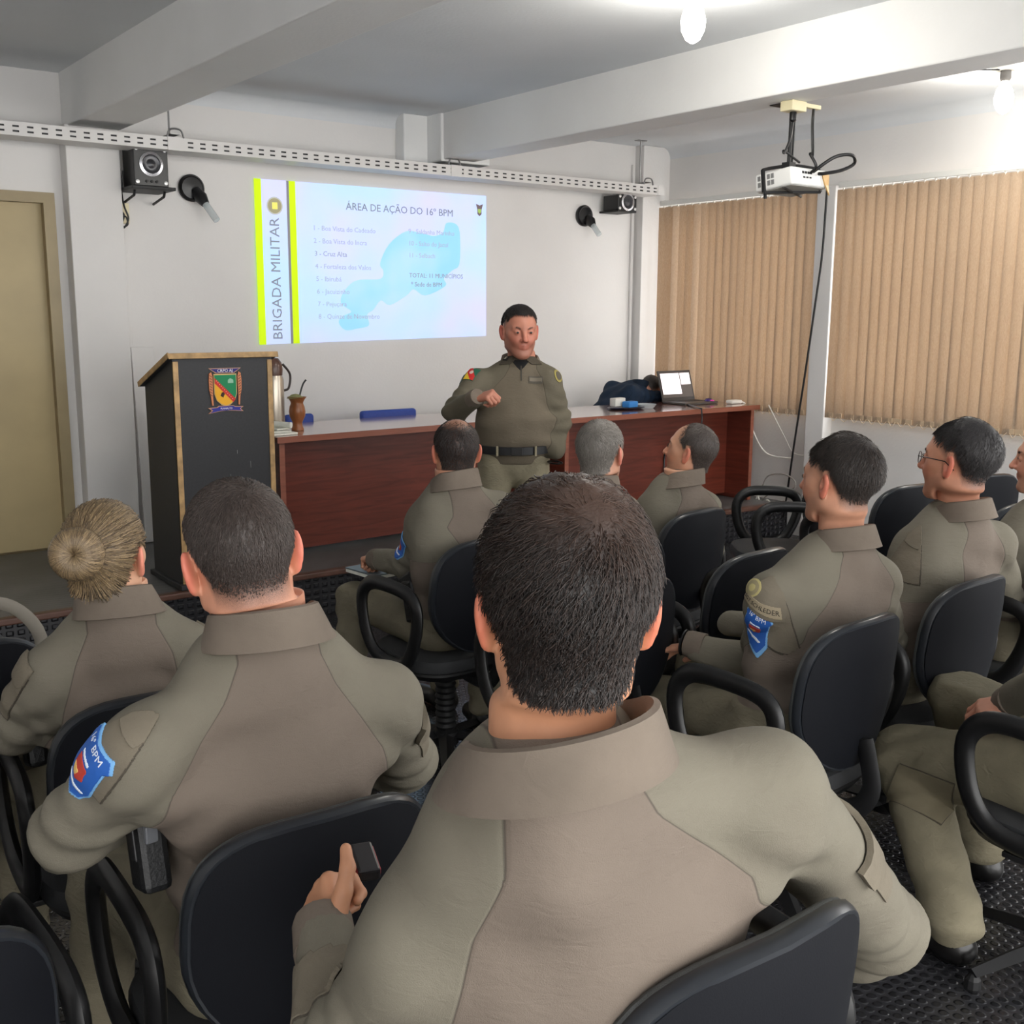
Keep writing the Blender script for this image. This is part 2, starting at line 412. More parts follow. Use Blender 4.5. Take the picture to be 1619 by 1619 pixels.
lamp('bare glowing bulb at the top of the photo between the two ceiling beams', 3.50, 3.42)
lamp('bare glowing bulb near the top right corner beyond the projector beam', 6.05, 3.50)
_w = tube(catmull([(5.55, 3.7, ZC-.012), (5.8, 3.58, ZC-.03), (6.0, 3.51, ZC-.02)], 6), .004, 6)
tag(obj('lamp_wire', _w, BLACKP), 'thin dark wire running across the ceiling to the right hand bulb', 'wire')

# daylight
W = bpy.data.worlds.new('world'); SC.world = W; W.use_nodes = True
_bg = W.node_tree.nodes['Background']; _bg.inputs['Color'].default_value = (1.0, .99, .97, 1); _bg.inputs['Strength'].default_value = 5.0
# ------------------------------------------------------------------ lectern with the painted crest
LBLK = mat('black grainy laminate', (38, 39, 43), .55, var=.18, vscale=90)
STRIP = mat('worn wooden edging', (176, 142, 96), .5, var=.35, vscale=18)
lx0, lx1, ly0, ly1 = 1.985, 2.525, 5.50, 5.93
zf, zr = 1.455, 1.30
t = thing('lectern', 'tall black lectern with wooden edging and a coloured crest at the stage edge', 'lectern', ((lx0+lx1)/2, 5.7, .256))
V = [(x, y, z) for x in (lx0, lx1) for y, z in ((ly0, .27), (ly1, .27), (ly1, zr), (ly0, zf))]
obj('body', (V, [(0, 1, 2, 3), (7, 6, 5, 4), (0, 3, 7, 4), (3, 2, 6, 7), (2, 1, 5, 6), (1, 0, 4, 5)]), LBLK, t, False)
obj('plinth', box(lx0-.02, lx1+.02, ly0-.03, ly1+.02, .257, .285, .004), LBLK, t, False)
an = math.atan2(zf-zr, ly1-ly0); L = math.hypot(zf-zr, ly1-ly0)+.05
tp = obox(((lx0+lx1)/2, (ly0+ly1)/2, (zf+zr)/2+.012), (lx1-lx0+.05, L, .024), 0, .003, -an)
obj('desk_top', tp, LBLK, t, False)
obj('edging', join(obox(((lx0+lx1)/2, ly0-.022, zf+.016), (lx1-lx0+.056, .008, .03), 0, .002, -an), obox((lx0-.028, (ly0+ly1)/2, (zf+zr)/2+.013), (.006, L, .028), 0, .001, -an)), STRIP, t, False)
for x in (lx0+.014, lx1-.014): obj('corner_strip', box(x-.014, x+.014, ly0-.006, ly0+.01, .285, zf-.012, .002), STRIP, t, False)
# crest, built flat on the front face (u to the right, v up)
cc = at(356, 616, ly0-.001); CM = Matrix.Translation(Vector((cc[0], ly0-.001, cc[2])))@Matrix.Rotation(PI/2, 4, 'X')
def crest(name, pts, c, h, parent): return obj(name, prism(pts, h, CM), fmat(name+' colour', c), parent, False)
cr = crest('crest', [(-.062, .082), (.062, .082), (.062, -.02), (.05, -.055), (.025, -.078), (0, -.086), (-.025, -.078), (-.05, -.055), (-.062, -.02)], (214, 180, 120), .006, t)
def sh(s, cx=0, cy=0): return [(x*s+cx, y*s+cy) for x, y in ((-.062, .082), (.062, .082), (.062, -.02), (.05, -.055), (.025, -.078), (0, -.086), (-.025, -.078), (-.05, -.055), (-.062, -.02))]
crest('crest_field', [(-.058, .077), (.058, .077), (.058, -.02), (.047, -.053), (.046, -.054), (-.058, .047)], (18, 132, 84), .008, cr)
crest('crest_lower_field', [(-.058, .036), (.036, -.062), (.023, -.073), (0, -.081), (-.023, -.073), (-.047, -.053), (-.058, -.02)], (240, 176, 40), .008, cr)
crest('crest_band', [(-.058, .062), (-.058, .034), (.040, -.066), (.052, -.048)], (206, 46, 40), .009, cr)
obj('crest_band_dots', join(*[prism([(-.05+.0085*i-.002, .047-.0094*i-.002), (-.05+.0085*i+.002, .047-.0094*i-.002), (-.05+.0085*i+.002, .047-.0094*i+.002), (-.05+.0085*i-.002, .047-.0094*i+.002)], .0098, CM) for i in range(11)]), fmat('crest pale', (236, 190, 150)), cr, False)
crest('crest_emblem', [(.028+.015*math.cos(a), .044+.014*math.sin(a)) for a in [i*PI/8 for i in range(3)]+[PI*.5+i*PI/8 for i in range(5)]]+[(.013, .034), (.043, .034)], (150, 196, 170), .0092, cr)
crest('crest_figure', [(-.03, -.03), (-.022, -.014), (-.012, -.012), (-.006, -.022), (-.012, -.032), (-.014, -.04), (-.022, -.036)], (60, 34, 24), .0092, cr)
crest('crest_banner', [(-.088, .112), (.088, .112), (.05, .086), (-.05, .086)], (206, 160, 130), .006, cr)
crest('crest_banner_field', [(-.08, .109), (.08, .109), (.047, .089), (-.047, .089)], (46, 44, 120), .008, cr)
obj('crest_lettering', text_vf('CRPO AJ', .022, CM@Matrix.Translation((0, .0985, .0085))), fmat('crest white', (244, 242, 246)), cr, False)
for s, c in ((-1, (206, 130, 90)), (1, (126, 160, 120))):
    lf = [(s*.075, .093), (s*.086, .085), (s*.089, .05), (s*.088, .0), (s*.08, -.035), (s*.076, -.08), (s*.068, -.08), (s*.07, -.035), (s*.068, .02), (s*.068, .07)]
    crest('crest_leaf', lf, c, .007, cr)
    obj('leaf_veins', join(*[prism([(s*.072, .07-.014*i), (s*.085, .078-.014*i), (s*.085, .074-.014*i), (s*.072, .066-.014*i)], .0078, CM) for i in range(8)]), fmat('leaf vein', (110, 70, 50) if s < 0 else (70, 100, 70)), cr, False)
crest('crest_ribbon', [(-.098, -.092), (-.05, -.09), (-.04, -.083), (.04, -.083), (.05, -.088), (.095, -.09), (.08, -.102), (.095, -.116), (.03, -.11), (0, -.108), (-.03, -.111), (-.098, -.122), (-.078, -.107)], (200, 150, 120), .006, cr)
crest('crest_ribbon_field', [(-.086, -.095), (-.048, -.093), (-.038, -.086), (.038, -.086), (.048, -.091), (.085, -.093), (.074, -.102), (.084, -.112), (.03, -.107), (-.03, -.108), (-.088, -.118), (-.072, -.106)], (50, 54, 150), .008, cr)
obj('ribbon_lettering', text_vf('PLANALTO', .013, CM@Matrix.Translation((0, -.0975, .0085))), fmat('crest white', (244, 242, 246)), cr, False)
obj('scratches', join(*[prism([(x, z), (x+.002, z), (x+.0015, z+h), (x, z+h)], .002, CM) for x, z, h in ((.052, -.34, .02), (.125, -.42, .035), (.01, -.46, .012))]), fmat('scratch', (150, 150, 150)), t, False)

# ------------------------------------------------------------------ the two tables
def table(label, ax, ay, bx, by):
    L = math.hypot(bx-ax, by-ay); a = math.atan2(by-ay, bx-ax)
    t = thing('presentation_table', label, 'table', (ax, ay, .252), a, 'tables on the stage')
    z0 = .002; zt = .712; D = .66
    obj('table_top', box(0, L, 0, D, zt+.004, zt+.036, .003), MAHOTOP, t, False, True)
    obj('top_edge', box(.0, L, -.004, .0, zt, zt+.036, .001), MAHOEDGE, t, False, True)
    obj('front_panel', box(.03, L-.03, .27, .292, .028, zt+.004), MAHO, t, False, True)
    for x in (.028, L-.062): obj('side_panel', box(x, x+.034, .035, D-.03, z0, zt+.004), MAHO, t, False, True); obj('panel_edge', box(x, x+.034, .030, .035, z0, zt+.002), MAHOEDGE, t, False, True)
    return t
table('mahogany table left of the standing speaker, beside the black lectern', 2.63, 5.69, 4.62, 5.81)
table('mahogany table right of the standing speaker, carrying the open laptop', 4.68, 5.635, 6.655, 5.655)
# objects on the left table
g = at(471, 686, 5.96); gx, gy = g[0], 5.96; TZ = 1.001
t = thing('mate_gourd', 'brown wooden gourd cup with flared rim and drinking straw on the left table', 'gourd', (gx, gy, TZ))
obj('cup', lathe([(.036, 0), (.037, .01), (.03, .022), (.028, .045), (.033, .058), (.046, .085), (.049, .112), (.044, .14), (.037, .158), (.037, .168), (.047, .185), (.058, .198), (.054, .198), (.04, .18), (.02, .178)], 32, (gx, gy, TZ)), wood('turned brown wood', (140, 84, 46), .3, (12, 12, 1), .25), t)
obj('herb_filling', lathe([(.052, .19), (.04, .2), (.022, .212), (.004, .216)], 20, (gx-.008, gy, TZ)), mat('dry green herb', (140, 140, 96), .9, var=.3, vscale=200, bump=.6, bscale=300), t)
obj('straw', tube(catmull([(gx+.012, gy, TZ+.18), (gx+.03, gy, TZ+.24), (gx+.045, gy, TZ+.275), (gx+.062, gy, TZ+.295)], 5), [.0055]*15+[.007], 8), BLACKP, t)
th = at(434, 640, 6.02); tx = th[0]
t = thing('vacuum_flask', 'silver vacuum flask with brown lid half hidden behind the lectern', 'flask', (tx, 6.02, TZ))
obj('flask_body', lathe([(.056, 0), (.058, .01), (.058, .30), (.05, .325)], 28, (tx, 6.02, TZ)), mat('brushed steel', (196, 186, 172), .3, .7), t)
obj('lid', lathe([(.052, .325), (.054, .36), (.048, .40), (.03, .425), (.004, .43)], 28, (tx, 6.02, TZ)), mat('brown plastic', (88, 60, 50), .3), t)
obj('handle', tube(catmull([(tx+.05, 6.0, TZ+.39), (tx+.095, 6.0, TZ+.33), (tx+.085, 6.0, TZ+.25), (tx+.05, 6.0, TZ+.235)], 6), .007, 8), mat('dark brown plastic', (44, 30, 28), .35), t)
p = at(448, 684, 5.80)
t = thing('paper_stack', 'pile of folded white papers at the left end of the table by the lectern', 'papers', (p[0], 5.82, TZ))
for k, (w, dd, h, a) in enumerate(((.16, .22, .012, .1), (.14, .2, .01, -.2), (.1, .16, .008, .3))):
    obj('paper', obox((p[0]-.02, 5.86+.01*k, TZ+.006+.012*k), (w, dd, h), a, .002), mat('paper white', (226, 226, 216), .7, var=.08, vscale=30), t, False)
obj('rolled_paper', tube([(p[0]-.05, 5.93, TZ+.055), (p[0]+.05, 5.80, TZ+.05)], .018, 12), mat('paper white', (226, 226, 216), .7), t)
# objects on the right table
p = at(990, 645, 5.95)
t = thing('desk_tray', 'small dark oval tray holding a blue sponge and white box on the right table', 'tray', (p[0], 5.95, TZ))
obj('tray_base', xf(lathe([(.10, 0), (.13, .012), (.125, .016), (.09, .008)], 32), Matrix.Translation((p[0], 5.95, TZ))@Matrix.Diagonal((1.25, .8, 1, 1))), mat('dark navy plastic', (30, 34, 56), .3), t)
obj('sponge', obox((p[0]+.02, 5.93, TZ+.035), (.11, .07, .045), .2, .008), mat('blue sponge', (56, 132, 206), .7), t)
obj('white_box', obox((p[0]-.04, 6.0, TZ+.05), (.11, .06, .06), .1, .006), WHITEP, t)
p = at(1014, 645, 5.93)
CLR = mat('clear plastic', (206, 216, 218), .15); CLR.node_tree.nodes['Principled BSDF'].inputs['Alpha'].default_value = .55
tag(obj('clear_dish', lathe([(.06, 0), (.085, .03), (.082, .03), (.058, .006)], 24, (p[0]+.04, 5.93, TZ)), CLR), 'clear plastic dish right of the blue sponge on the table', 'dish')
# laptop, screen towards the audience
lX0, lX1, lY = 6.10, 6.46, 6.16
t = thing('laptop', 'open dark laptop with a lit white document on the right table', 'laptop', ((lX0+lX1)/2, 6.05, TZ))
obj('keyboard_base', box(lX0, lX1, lY-.25, lY, TZ, TZ+.018, .004), mat('dark grey laptop shell', (70, 66, 62), .35), t, False)
obj('keyboard', box(lX0+.02, lX1-.02, lY-.15, lY-.025, TZ+.018, TZ+.0195), BLACKM, t, False)
LM = Matrix.Translation((0, lY, TZ+.012))@Matrix.Rotation(math.radians(-17), 4, 'X')
lid = obj('screen_lid', xf(box(lX0, lX1, -.006, .006, 0, .245, .003), LM), mat('dark laptop bezel', (52, 48, 46), .3), t, False)
obj('display', xf(box(lX0+.015, lX1-.015, -.0075, -.0062, .03, .23), LM), mat('dim desktop picture', (84, 76, 72), .3, emit=.25), lid, False)
obj('document_window', xf(box(lX0+.02, lX0+.225, -.0085, -.0076, .055, .222), LM), mat('lit white document', (244, 236, 240), .4, emit=.8), lid, False)
obj('side_window', xf(box(lX0+.235, lX1-.02, -.0085, -.0076, .13, .222), LM), mat('lit white document', (244, 236, 240), .4, emit=.8), lid, False)
p = at(1120, 632, 5.98)
t = thing('computer_mouse', 'dark computer mouse glowing violet on the right table', 'mouse', (p[0], 5.98, TZ))
obj('mouse_shell', xf(lathe([(.045, 0), (.05, .01), (.044, .024), (.028, .036), (.004, .04)], 20), Matrix.Translation((p[0], 5.98, TZ))@Matrix.Rotation(.5, 4, 'Z')@Matrix.Diagonal((1.1, .7, 1, 1))), mat('dark violet plastic', (52, 34, 96), .25, emit=.1), t)
obj('mouse_light', tube([(p[0]-.03, 5.955, TZ+.02), (p[0], 5.942, TZ+.026), (p[0]+.03, 5.95, TZ+.02)], .004, 6), mat('magenta glow', (190, 50, 140), .3, emit=.8), t)
p = at(1190, 633, 5.84)
t = thing('power_adapter', 'white power adapter at the right end of the laptop table', 'adapter', (6.55, 5.84, TZ))
obj('adapter_case', box(6.50, 6.62, 5.80, 5.87, TZ, TZ+.03, .01), WHITEP, t)
obj('power_cord', tube(catmull([(6.62, 5.83, TZ+.015), (6.68, 5.81, .98), (6.69, 5.75, .8), (6.72, 5.62, .62), (6.77, 5.4, .6)], 8), .006, 8), WHITEP, t)
cb = at(1070, 650, 5.63)
tag(obj('laptop_cable', tube(catmull([(6.14, 5.93, TZ+.006), (5.98, 5.66, TZ+.006), (5.95, 5.60, .99), (5.93, 5.61, .85), (5.90, 5.88, .72), (5.88, 5.9, .5)], 6), .006, 8), BLACKP), 'black cable hanging over the front edge of the laptop table', 'cable')

# ------------------------------------------------------------------ projected slide: glowing panel imitating the projector's light on the wall
SLY = YF-.012
def S(u, v): return (3.108+u*1.861, 2.547+u*.008-(1-v)*((2.547+u*.008)-(1.474+u*.042)))
def slide_poly(name, uv, m, k, parent):
    P = [S(u, v) for u, v in uv]; n = len(P); y0 = SLY; y1 = SLY-.0006*k
    V = [(x, y0, z) for x, z in P]+[(x, y1, z) for x, z in P]
    return obj(name, (V, [tuple(range(n)), tuple(range(n, 2*n))[::-1]]+[(i, (i+1) % n, n+(i+1) % n, n+i) for i in range(n)]), m, parent, False)
def lit(name, c, e): return mat(name, c, .8, emit=e)
SB = bpy.data.materials.new('projected pale blue'); SB.use_nodes = True
t_ = NT(SB); cA = t_.mix(t_.ramp(t_.noise(1.3, 2), .38, .62), lin((190, 224, 250)), lin((212, 214, 250)))
t_.l(cA, t_.b.inputs['Base Color']); t_.l(cA, t_.b.inputs['Emission Color']); t_.b.inputs['Emission Strength'].default_value = .42
t = thing('projected_slide', 'projected slide on the front wall showing a map and a list of towns', 'slide', (4.0, SLY, 1.5))
slide_poly('slide_background', [(0, 0), (1, 0), (1, 1), (0, 1)], SB, 1, t)
YEL = lit('projected yellow green', (206, 240, 10), .45)
slide_poly('yellow_bar', [(0, 0), (.026, 0), (.026, 1), (0, 1)], YEL, 2, t); slide_poly('yellow_bar', [(.133, 0), (.158, 0), (.158, 1), (.133, 1)], YEL, 2, t)
slide_poly('bar_gap', [(.123, 0), (.133, 0), (.133, 1), (.123, 1)], lit('projected grey', (150, 150, 160), .1), 2, t)
px = [(520, 970), (545, 930), (600, 900), (540, 850), (545, 790), (600, 720), (660, 695), (790, 690), (810, 640), (790, 590), (850, 470), (960, 390), (1060, 400), (1150, 420), (1215, 400), (1240, 340), (1310, 350), (1335, 420), (1330, 600), (1280, 640), (1220, 690), (1230, 740), (1090, 800), (1010, 760), (960, 800), (850, 860), (790, 830), (740, 890), (700, 920), (710, 990), (640, 1010), (560, 1020)]
def uvp(x, y):
    u = (x-45)/1480; a = 50+u*125; b = 1110-u*45; return (u, 1-(y-a)/(b-a))
def smooth_loop(P, k=4): return [tuple(q) for q in catmull(P, k, True)]
MAPM = bpy.data.materials.new('projected cyan map'); MAPM.use_nodes = True
t_ = NT(MAPM); cA = t_.mix(t_.ramp(t_.noise(2.2, 2), .4, .6), lin((150, 214, 242)), lin((178, 222, 246)))
t_.l(cA, t_.b.inputs['Base Color']); t_.l(cA, t_.b.inputs['Emission Color']); t_.b.inputs['Emission Strength'].default_value = .42
slide_poly('map_shape', smooth_loop([uvp(x, y) for x, y in px]), MAPM, 2, t)
def stx(s, size, u, v, c, al='LEFT', rot=0):
    x, z = S(u, v)
    return obj('lettering', text_vf(s, size, Matrix.Translation((x, SLY-.0022, z))@Matrix.Rotation(PI/2, 4, 'X')@Matrix.Rotation(rot, 4, 'Z'), .0004, al), lit('slide text %d' % c, (c+14, c+24, c+36), .24), t, False)
stx('ÁREA DE AÇÃO DO 16º BPM', .070, .60, .864, 122, 'CENTER')
stx('BRIGADA MILITAR', .098, .074, .40, 128, 'CENTER', PI/2)
for i, s in enumerate(('1 - Boa Vista do Cadeado', '2 - Boa Vista do Incra', '3 - Cruz Alta', '4 - Fortaleza dos Valos', '5 - Ibirubá', '6 - Jacuizinho', '7 - Pejuçara', '8 - Quinze de Novembro')):
    stx(s, .047, .223+.002*i, .722-.0795*i, 150 if i == 2 else 168)
for i, s in enumerate(('9 - Saldanha Marinho', '10 - Salto do Jacuí', '11 - Selbach')): stx(s, .047, .63, .727-.08*i, 172)
stx('TOTAL: 11 MUNICÍPIOS', .045, .632, .432, 140); stx('* Sede de BPM', .045, .64, .372, 140)
def slide_disc(name, u, v, r, m, k):
    return slide_poly(name, [(u+r*math.cos(i*PI/12), v+r*1.74*math.sin(i*PI/12)) for i in range(24)], m, k, t)
slide_disc('round_seal', .076, .845, .031, lit('seal ring', (196, 200, 190), .3), 3); slide_disc('round_seal', .076, .845, .026, lit('seal gold', (176, 170, 136), .22), 4)
slide_poly('seal_shield', [(.066, .825), (.086, .825), (.086, .865), (.066, .865)], lit('seal yellow', (240, 236, 120), .4), 5, t)
cs = [(0, .04), (.5, .03), (1, .04), (.8, .0), (.8, -.03), (.5, -.045), (.2, -.03), (.2, 0)]
slide_poly('shield_badge', [(.95+.034*a, .90+b) for a, b in cs[::-1]], lit('badge grey', (126, 110, 116), .12), 3, t)
slide_poly('badge_field', [(.959, .905), (.959, .885), (.967, .872), (.975, .885), (.975, .905)], lit('badge green', (170, 200, 110), .3), 4, t)

# ------------------------------------------------------------------ things on the walls
def speaker(label, cx, cy, z0, w, h, dp, shelf=True):
    t = thing('speaker', label, 'speaker', (cx, cy, z0), 0, 'speakers on the front wall')
    y0 = cy-dp/2
    obj('cabinet', box(cx-w/2, cx+w/2, y0, cy+dp/2, z0, z0+h, .005), BLACKP, t, False)
    RX = lambda prof, y, x=cx, z=z0+h*.54: xf(lathe(prof, 28), Matrix.Translation((x, y, z))@Matrix.Rotation(PI/2, 4, 'X'))
    r = w*.30
    obj('driver_ring', RX([(r*1.15, 0), (r*1.15, .006), (r*.9, .01), (r*.85, .004), (r*.8, 0)], y0), SILVER, t)
    obj('driver_cone', RX([(r*.85, .001), (r*.8, .006), (r*.5, .001), (r*.35, .004), (r*.2, .008), (.001, .009)], y0), mat('speaker cone', (60, 60, 64), .25, .3), t)
    for sx in (-1, 1):
        for sz in (.1, .9): obj('corner_screw', RX([(.011, 0), (.011, .004), (.004, .006)], y0, cx+sx*(w/2-.018), z0+h*sz), mat('bright screw', (226, 226, 226), .3, .4), t)
    obj('name_plate', box(cx-.03, cx+.03, y0-.001, y0, z0+h*.93, z0+h*.96), mat('grey plate', (110, 110, 110), .4), t, False)
    obj('volume_knob', join(*[xf(lathe([(.008, 0), (.008, .008), (.001, .008)], 12), Matrix.Translation((cx+dx, y0, z0+h*.12))@Matrix.Rotation(PI/2, 4, 'X')) for dx in (-.03, .0, .03)]), BLACKM, t)
    return t
a = at(237, 297, 6.74)
speaker('larger black cube speaker on a bracket beside the left column', a[0], 6.80, a[2]+.005, .205, .235, .20)
t = thing('speaker_shelf', 'black bracket shelf under the left speaker', 'shelf', (a[0], 6.8, a[2]-.03))
obj('shelf_board', box(a[0]-.13, a[0]+.13, 6.66, YF-.002, a[2]-.016, a[2]+.003, .003), BLACKM, t, False)
for dx in (-.09, .09): obj('bracket', tube([(a[0]+dx, YF-.01, a[2]-.075), (a[0]+dx, 6.76, a[2]-.045), (a[0]+dx, 6.745, a[2]-.018)], .008, 6), BLACKM, t, False)
b = at(968, 333, 6.80)
speaker('smaller black speaker tucked beside the right corner column', b[0]+.1, 6.82, b[2]+.005, .20, .115, .18)
t = thing('speaker_shelf', 'small bracket shelf under the right speaker', 'shelf', (b[0]+.1, 6.85, b[2]-.01))
obj('shelf_board', box(b[0], b[0]+.2, 6.73, YF-.002, b[2]-.012, b[2]+.004, .003), BLACKM, t, False)
def sconce(label, px, py, tx, ty):
    p = at(px, py, YF-.03); q = at(tx, ty, YF-.16)
    t = thing('wall_lamp', label, 'lamp', (p[0], YF, p[2]), 0, 'black wall lamps on the front wall')
    obj('wall_plate', xf(lathe([(.082, 0), (.084, .02), (.072, .034), (.066, .03), (.03, .034), (.004, .036)], 30), Matrix.Translation((p[0], YF-.001, p[2]))@Matrix.Rotation(PI/2, 4, 'X')), BLACKP, t)
    c0 = Vector((p[0]+.02, YF-.03, p[2]-.01)); c2 = Vector((q[0], YF-.16, q[2])); dv = (c2-c0)
    obj('lamp_arm', tube([c0, c0+dv*.25, c0+dv*.46], [.03, .042, .026], 14), BLACKP, t)
    obj('glass_tube', tube([c0+dv*.44, c0+dv*.97, c0+dv], [.022, .022, .008], 14), CLR, t)
sconce('black wall lamp with clear tube between left speaker and slide', 304, 297, 344, 350)
sconce('black wall lamp with clear tube right of the slide', 926, 341, 948, 372)
p = at(184, 336, 6.90)
t = thing('wall_socket', 'cream socket box on the side of the left column', 'socket', (2.23, 6.88, p[2]))
obj('socket_box', box(2.218, 2.278, 6.915, YF-.002, p[2]-.06, p[2]+.06, .004), CREAM, t, False)
kn = [at(195, 270, 6.9), at(192, 300, 6.9), at(196, 325, 6.88), at(203, 345, 6.87), at(196, 360, 6.87), at(188, 352, 6.87), at(198, 342, 6.87), at(202, 355, 6.87), at(192, 358, 6.87), at(196, 340, 6.87), at(188, 332, 6.87)]
tag(obj('speaker_cable', tube(catmull(kn, 6), .0055, 6), BLACKP), 'thin black cable curling down from the left speaker to the socket', 'cable')

# ------------------------------------------------------------------ leaning white boards behind the lectern
def lean(name, label, base, w, h, ztop_y, th, rz):
    m = Matrix.Translation(Vector(base))@Matrix.Rotation(rz, 4, 'Z')@Matrix.Rotation(math.radians(ztop_y), 4, 'X')
    return tag(obj(name, xf(box(-w/2, w/2, -th/2, th/2, 0, h, .003), m), WALL, None, False), label, 'board', 'boards leaning on the front wall')
t = (2.19, 6.77, .256)
lean('white_board', 'tall narrow white board leaning on the wall beside the left column', (2.30, 6.80, .256), .14, 1.22, -5.0, .018, -.06)
PW = mat('white laminate', (212, 211, 208), .5)
tri = [(-.12, 0), (.12, 0), (-.06, .88), (-.10, .88)]
m_ = Matrix.Translation((2.37, 6.70, .256))@Matrix.Rotation(math.radians(90-4), 4, 'X')
tag(obj('white_board', prism(tri, .016, m_), PW, None, False), 'tapered white offcut board leaning in front of the narrow board', 'board', 'boards leaning on the front wall')

# ------------------------------------------------------------------ projector on the second beam
t = thing('projector', 'white ceiling projector in a black cradle hung from the second beam', 'projector', (4.62, 3.85, 2.38))
PC = at(1252, 287, 3.86)
PM = Matrix.Translation(Vector(PC))@Matrix.Rotation(.04, 4, 'Z')@Matrix.Rotation(math.radians(-7), 4, 'X')
PWH = mat('projector white', (226, 226, 224), .4)
bd = obj('body', xf(box(-.15, .15, -.11, .12, -.045, .045, .012, 3), PM), PWH, t)
obj('underside', xf(box(-.14, .14, -.10, .11, -.049, -.0445, .002), PM), mat('projector underside grey', (150, 148, 142), .5), t, False)
def grid(m0, n, k, w, h, gx, gy):
    return join(*[xf(box(-w/2, w/2, -.0012, .0012, -h/2, h/2), m0@Matrix.Translation((gx*(i-(n-1)/2), 0, gy*(j-(k-1)/2)))) for i in range(n) for j in range(k)])
SD = PM@Matrix.Translation((-.1505, .02, .004))@Matrix.Rotation(-PI/2, 4, 'Z')
obj('vent_grille', grid(SD@Matrix.Translation((-.06, 0, 0)), 2, 2, .018, .024, .024, .032), mat('vent grey', (120, 120, 120), .5), t, False)
obj('vent_grille', grid(SD@Matrix.Translation((.0, 0, 0)), 2, 2, .018, .024, .024, .032), mat('vent grey', (120, 120, 120), .5), t, False)
RE = PM@Matrix.Translation((0, -.1105, 0))
obj('port_panel', join(grid(RE@Matrix.Translation((-.02, 0, .02)), 4, 1, .016, .012, .022, 0), grid(RE@Matrix.Translation((-.02, 0, -.004)), 3, 1, .016, .008, .026, 0)), BLACKM, t, False)
obj('lens', xf(lathe([(.036, 0), (.036, .03), (.03, .032), (.024, .02), (.001, .022)], 24), PM@Matrix.Translation((.07, .118, 0))@Matrix.Rotation(-PI/2, 4, 'X')), BLACKP, t)
obj('foot', xf(lathe([(.009, 0), (.009, -.03), (.002, -.031)], 12), PM@Matrix.Translation((-.11, .09, -.047))), BLACKM, t)
strap = [(-.157, .05, .055), (-.157, .05, -.052), (-.10, .05, -.056), (.157, -.03, -.056), (.157, -.03, .055)]
obj('cradle', xf(join(tube([(-.157, .06, .06), (-.158, .06, -.054)], .011, 4), tube([(-.157, .06, -.056), (.157, -.06, -.056)], .008, 4), tube([(-.157, -.06, -.054), (.157, .06, -.056)], .006, 4), tube(catmull([(-.157, .06, .058), (-.08, .06, .075), (0, 0, .08), (.09, -.04, .07), (.157, -.06, .058)], 5), .009, 6), tube([(.157, -.06, .06), (.158, -.06, -.054)], .009, 4)), PM), BLACKM, t, False)
q0 = PM@Vector((-.02, 0, .08)); qx, qy = 4.63, 3.86
obj('ceiling_pole', join(tube([q0, (q0.x-.005, qy, ZB)], .011, 10), tube([(q0.x+.022, q0.y, q0.z), (q0.x+.018, qy, ZB)], .007, 8), obox((q0.x, q0.y, q0.z), (.05, .05, .03))), BLACKM, t)
obj('ceiling_plate', box(q0.x-.11, q0.x+.03, qy-.06, qy+.06, ZB-.005, ZB-.0005), BLACKM, t, False)
obj('lens_tape', xf(([(.10, -.115, .03), (.16, -.118, .02), (.175, -.10, -.03), (.15, -.12, -.085), (.12, -.118, -.03), (.10, -.108, .03), (.16, -.111, .02), (.175, -.093, -.03), (.15, -.113, -.085), (.12, -.111, -.03)], [(0, 1, 2, 3, 4), (9, 8, 7, 6, 5), (0, 5, 6, 1), (1, 6, 7, 2), (2, 7, 8, 3), (3, 8, 9, 4), (4, 9, 5, 0)]), PM), mat('tan adhesive tape', (206, 166, 106), .5), t, False)
sk = at(1251, 167, 3.86)
t2 = thing('power_socket_box', 'cream socket box fixed under the second beam above the projector', 'socket', (sk[0], 3.80, ZB))
obj('socket_case', box(4.545, 4.655, 3.74, 3.82, ZB-.05, ZB-.0005, .005), CREAM, t2, False)
obj('cable_duct', box(4.655, 4.80, 3.765, 3.795, ZB-.02, ZB+.0, .002), CREAM, t2, False)
obj('black_plug', join(lathe([(.016, -.05), (.018, -.055), (.018, -.09), (.009, -.10)], 14, (4.60, 3.78, ZB))), BLACKP, t2)
pp = PM@Vector((.02, -.11, .02)); pr = PM@Vector((.07, -.115, .02))
tag(obj('projector_cable', tube(catmull([(4.60, 3.78, ZB-.10), (4.585, 3.78, ZB-.18), (4.56, 3.79, ZB-.25), (4.57, 3.80, pp.z+.10), (pp.x-.04, pp.y+.05, pp.z+.055)], 8), .006, 8), BLACKP), 'thin black power cord from the ceiling socket down to the projector', 'cable')
tag(obj('projector_cable', tube(catmull([(4.76, 3.78, ZB-.02), (4.757, 3.78, ZB-.1), (4.745, 3.76, ZB-.25), (4.70, 3.74, pp.z+.09), (pp.x-.02, pp.y-.04, pp.z+.03), (pp.x-.01, pp.y+.0, pp.z)], 8), .008, 8), BLACKP), 'black signal cable right of the power cord above the projector', 'cable')
tag(obj('projector_cable', tube(catmull([(pp.x, pp.y-.005, pp.z+.005), (pp.x+.06, pp.y-.09, pp.z+.075), (pp.x+.16, pp.y-.12, pp.z+.09), (pp.x+.21, pp.y-.10, pp.z+.055), (pp.x+.15, pp.y-.07, pp.z+.02), (pr.x+.01, pr.y-.03, pr.z), (pr.x, pr.y, pr.z)], 8), .009, 8), BLACKP), 'thick black cable looping out behind the projector', 'cable')

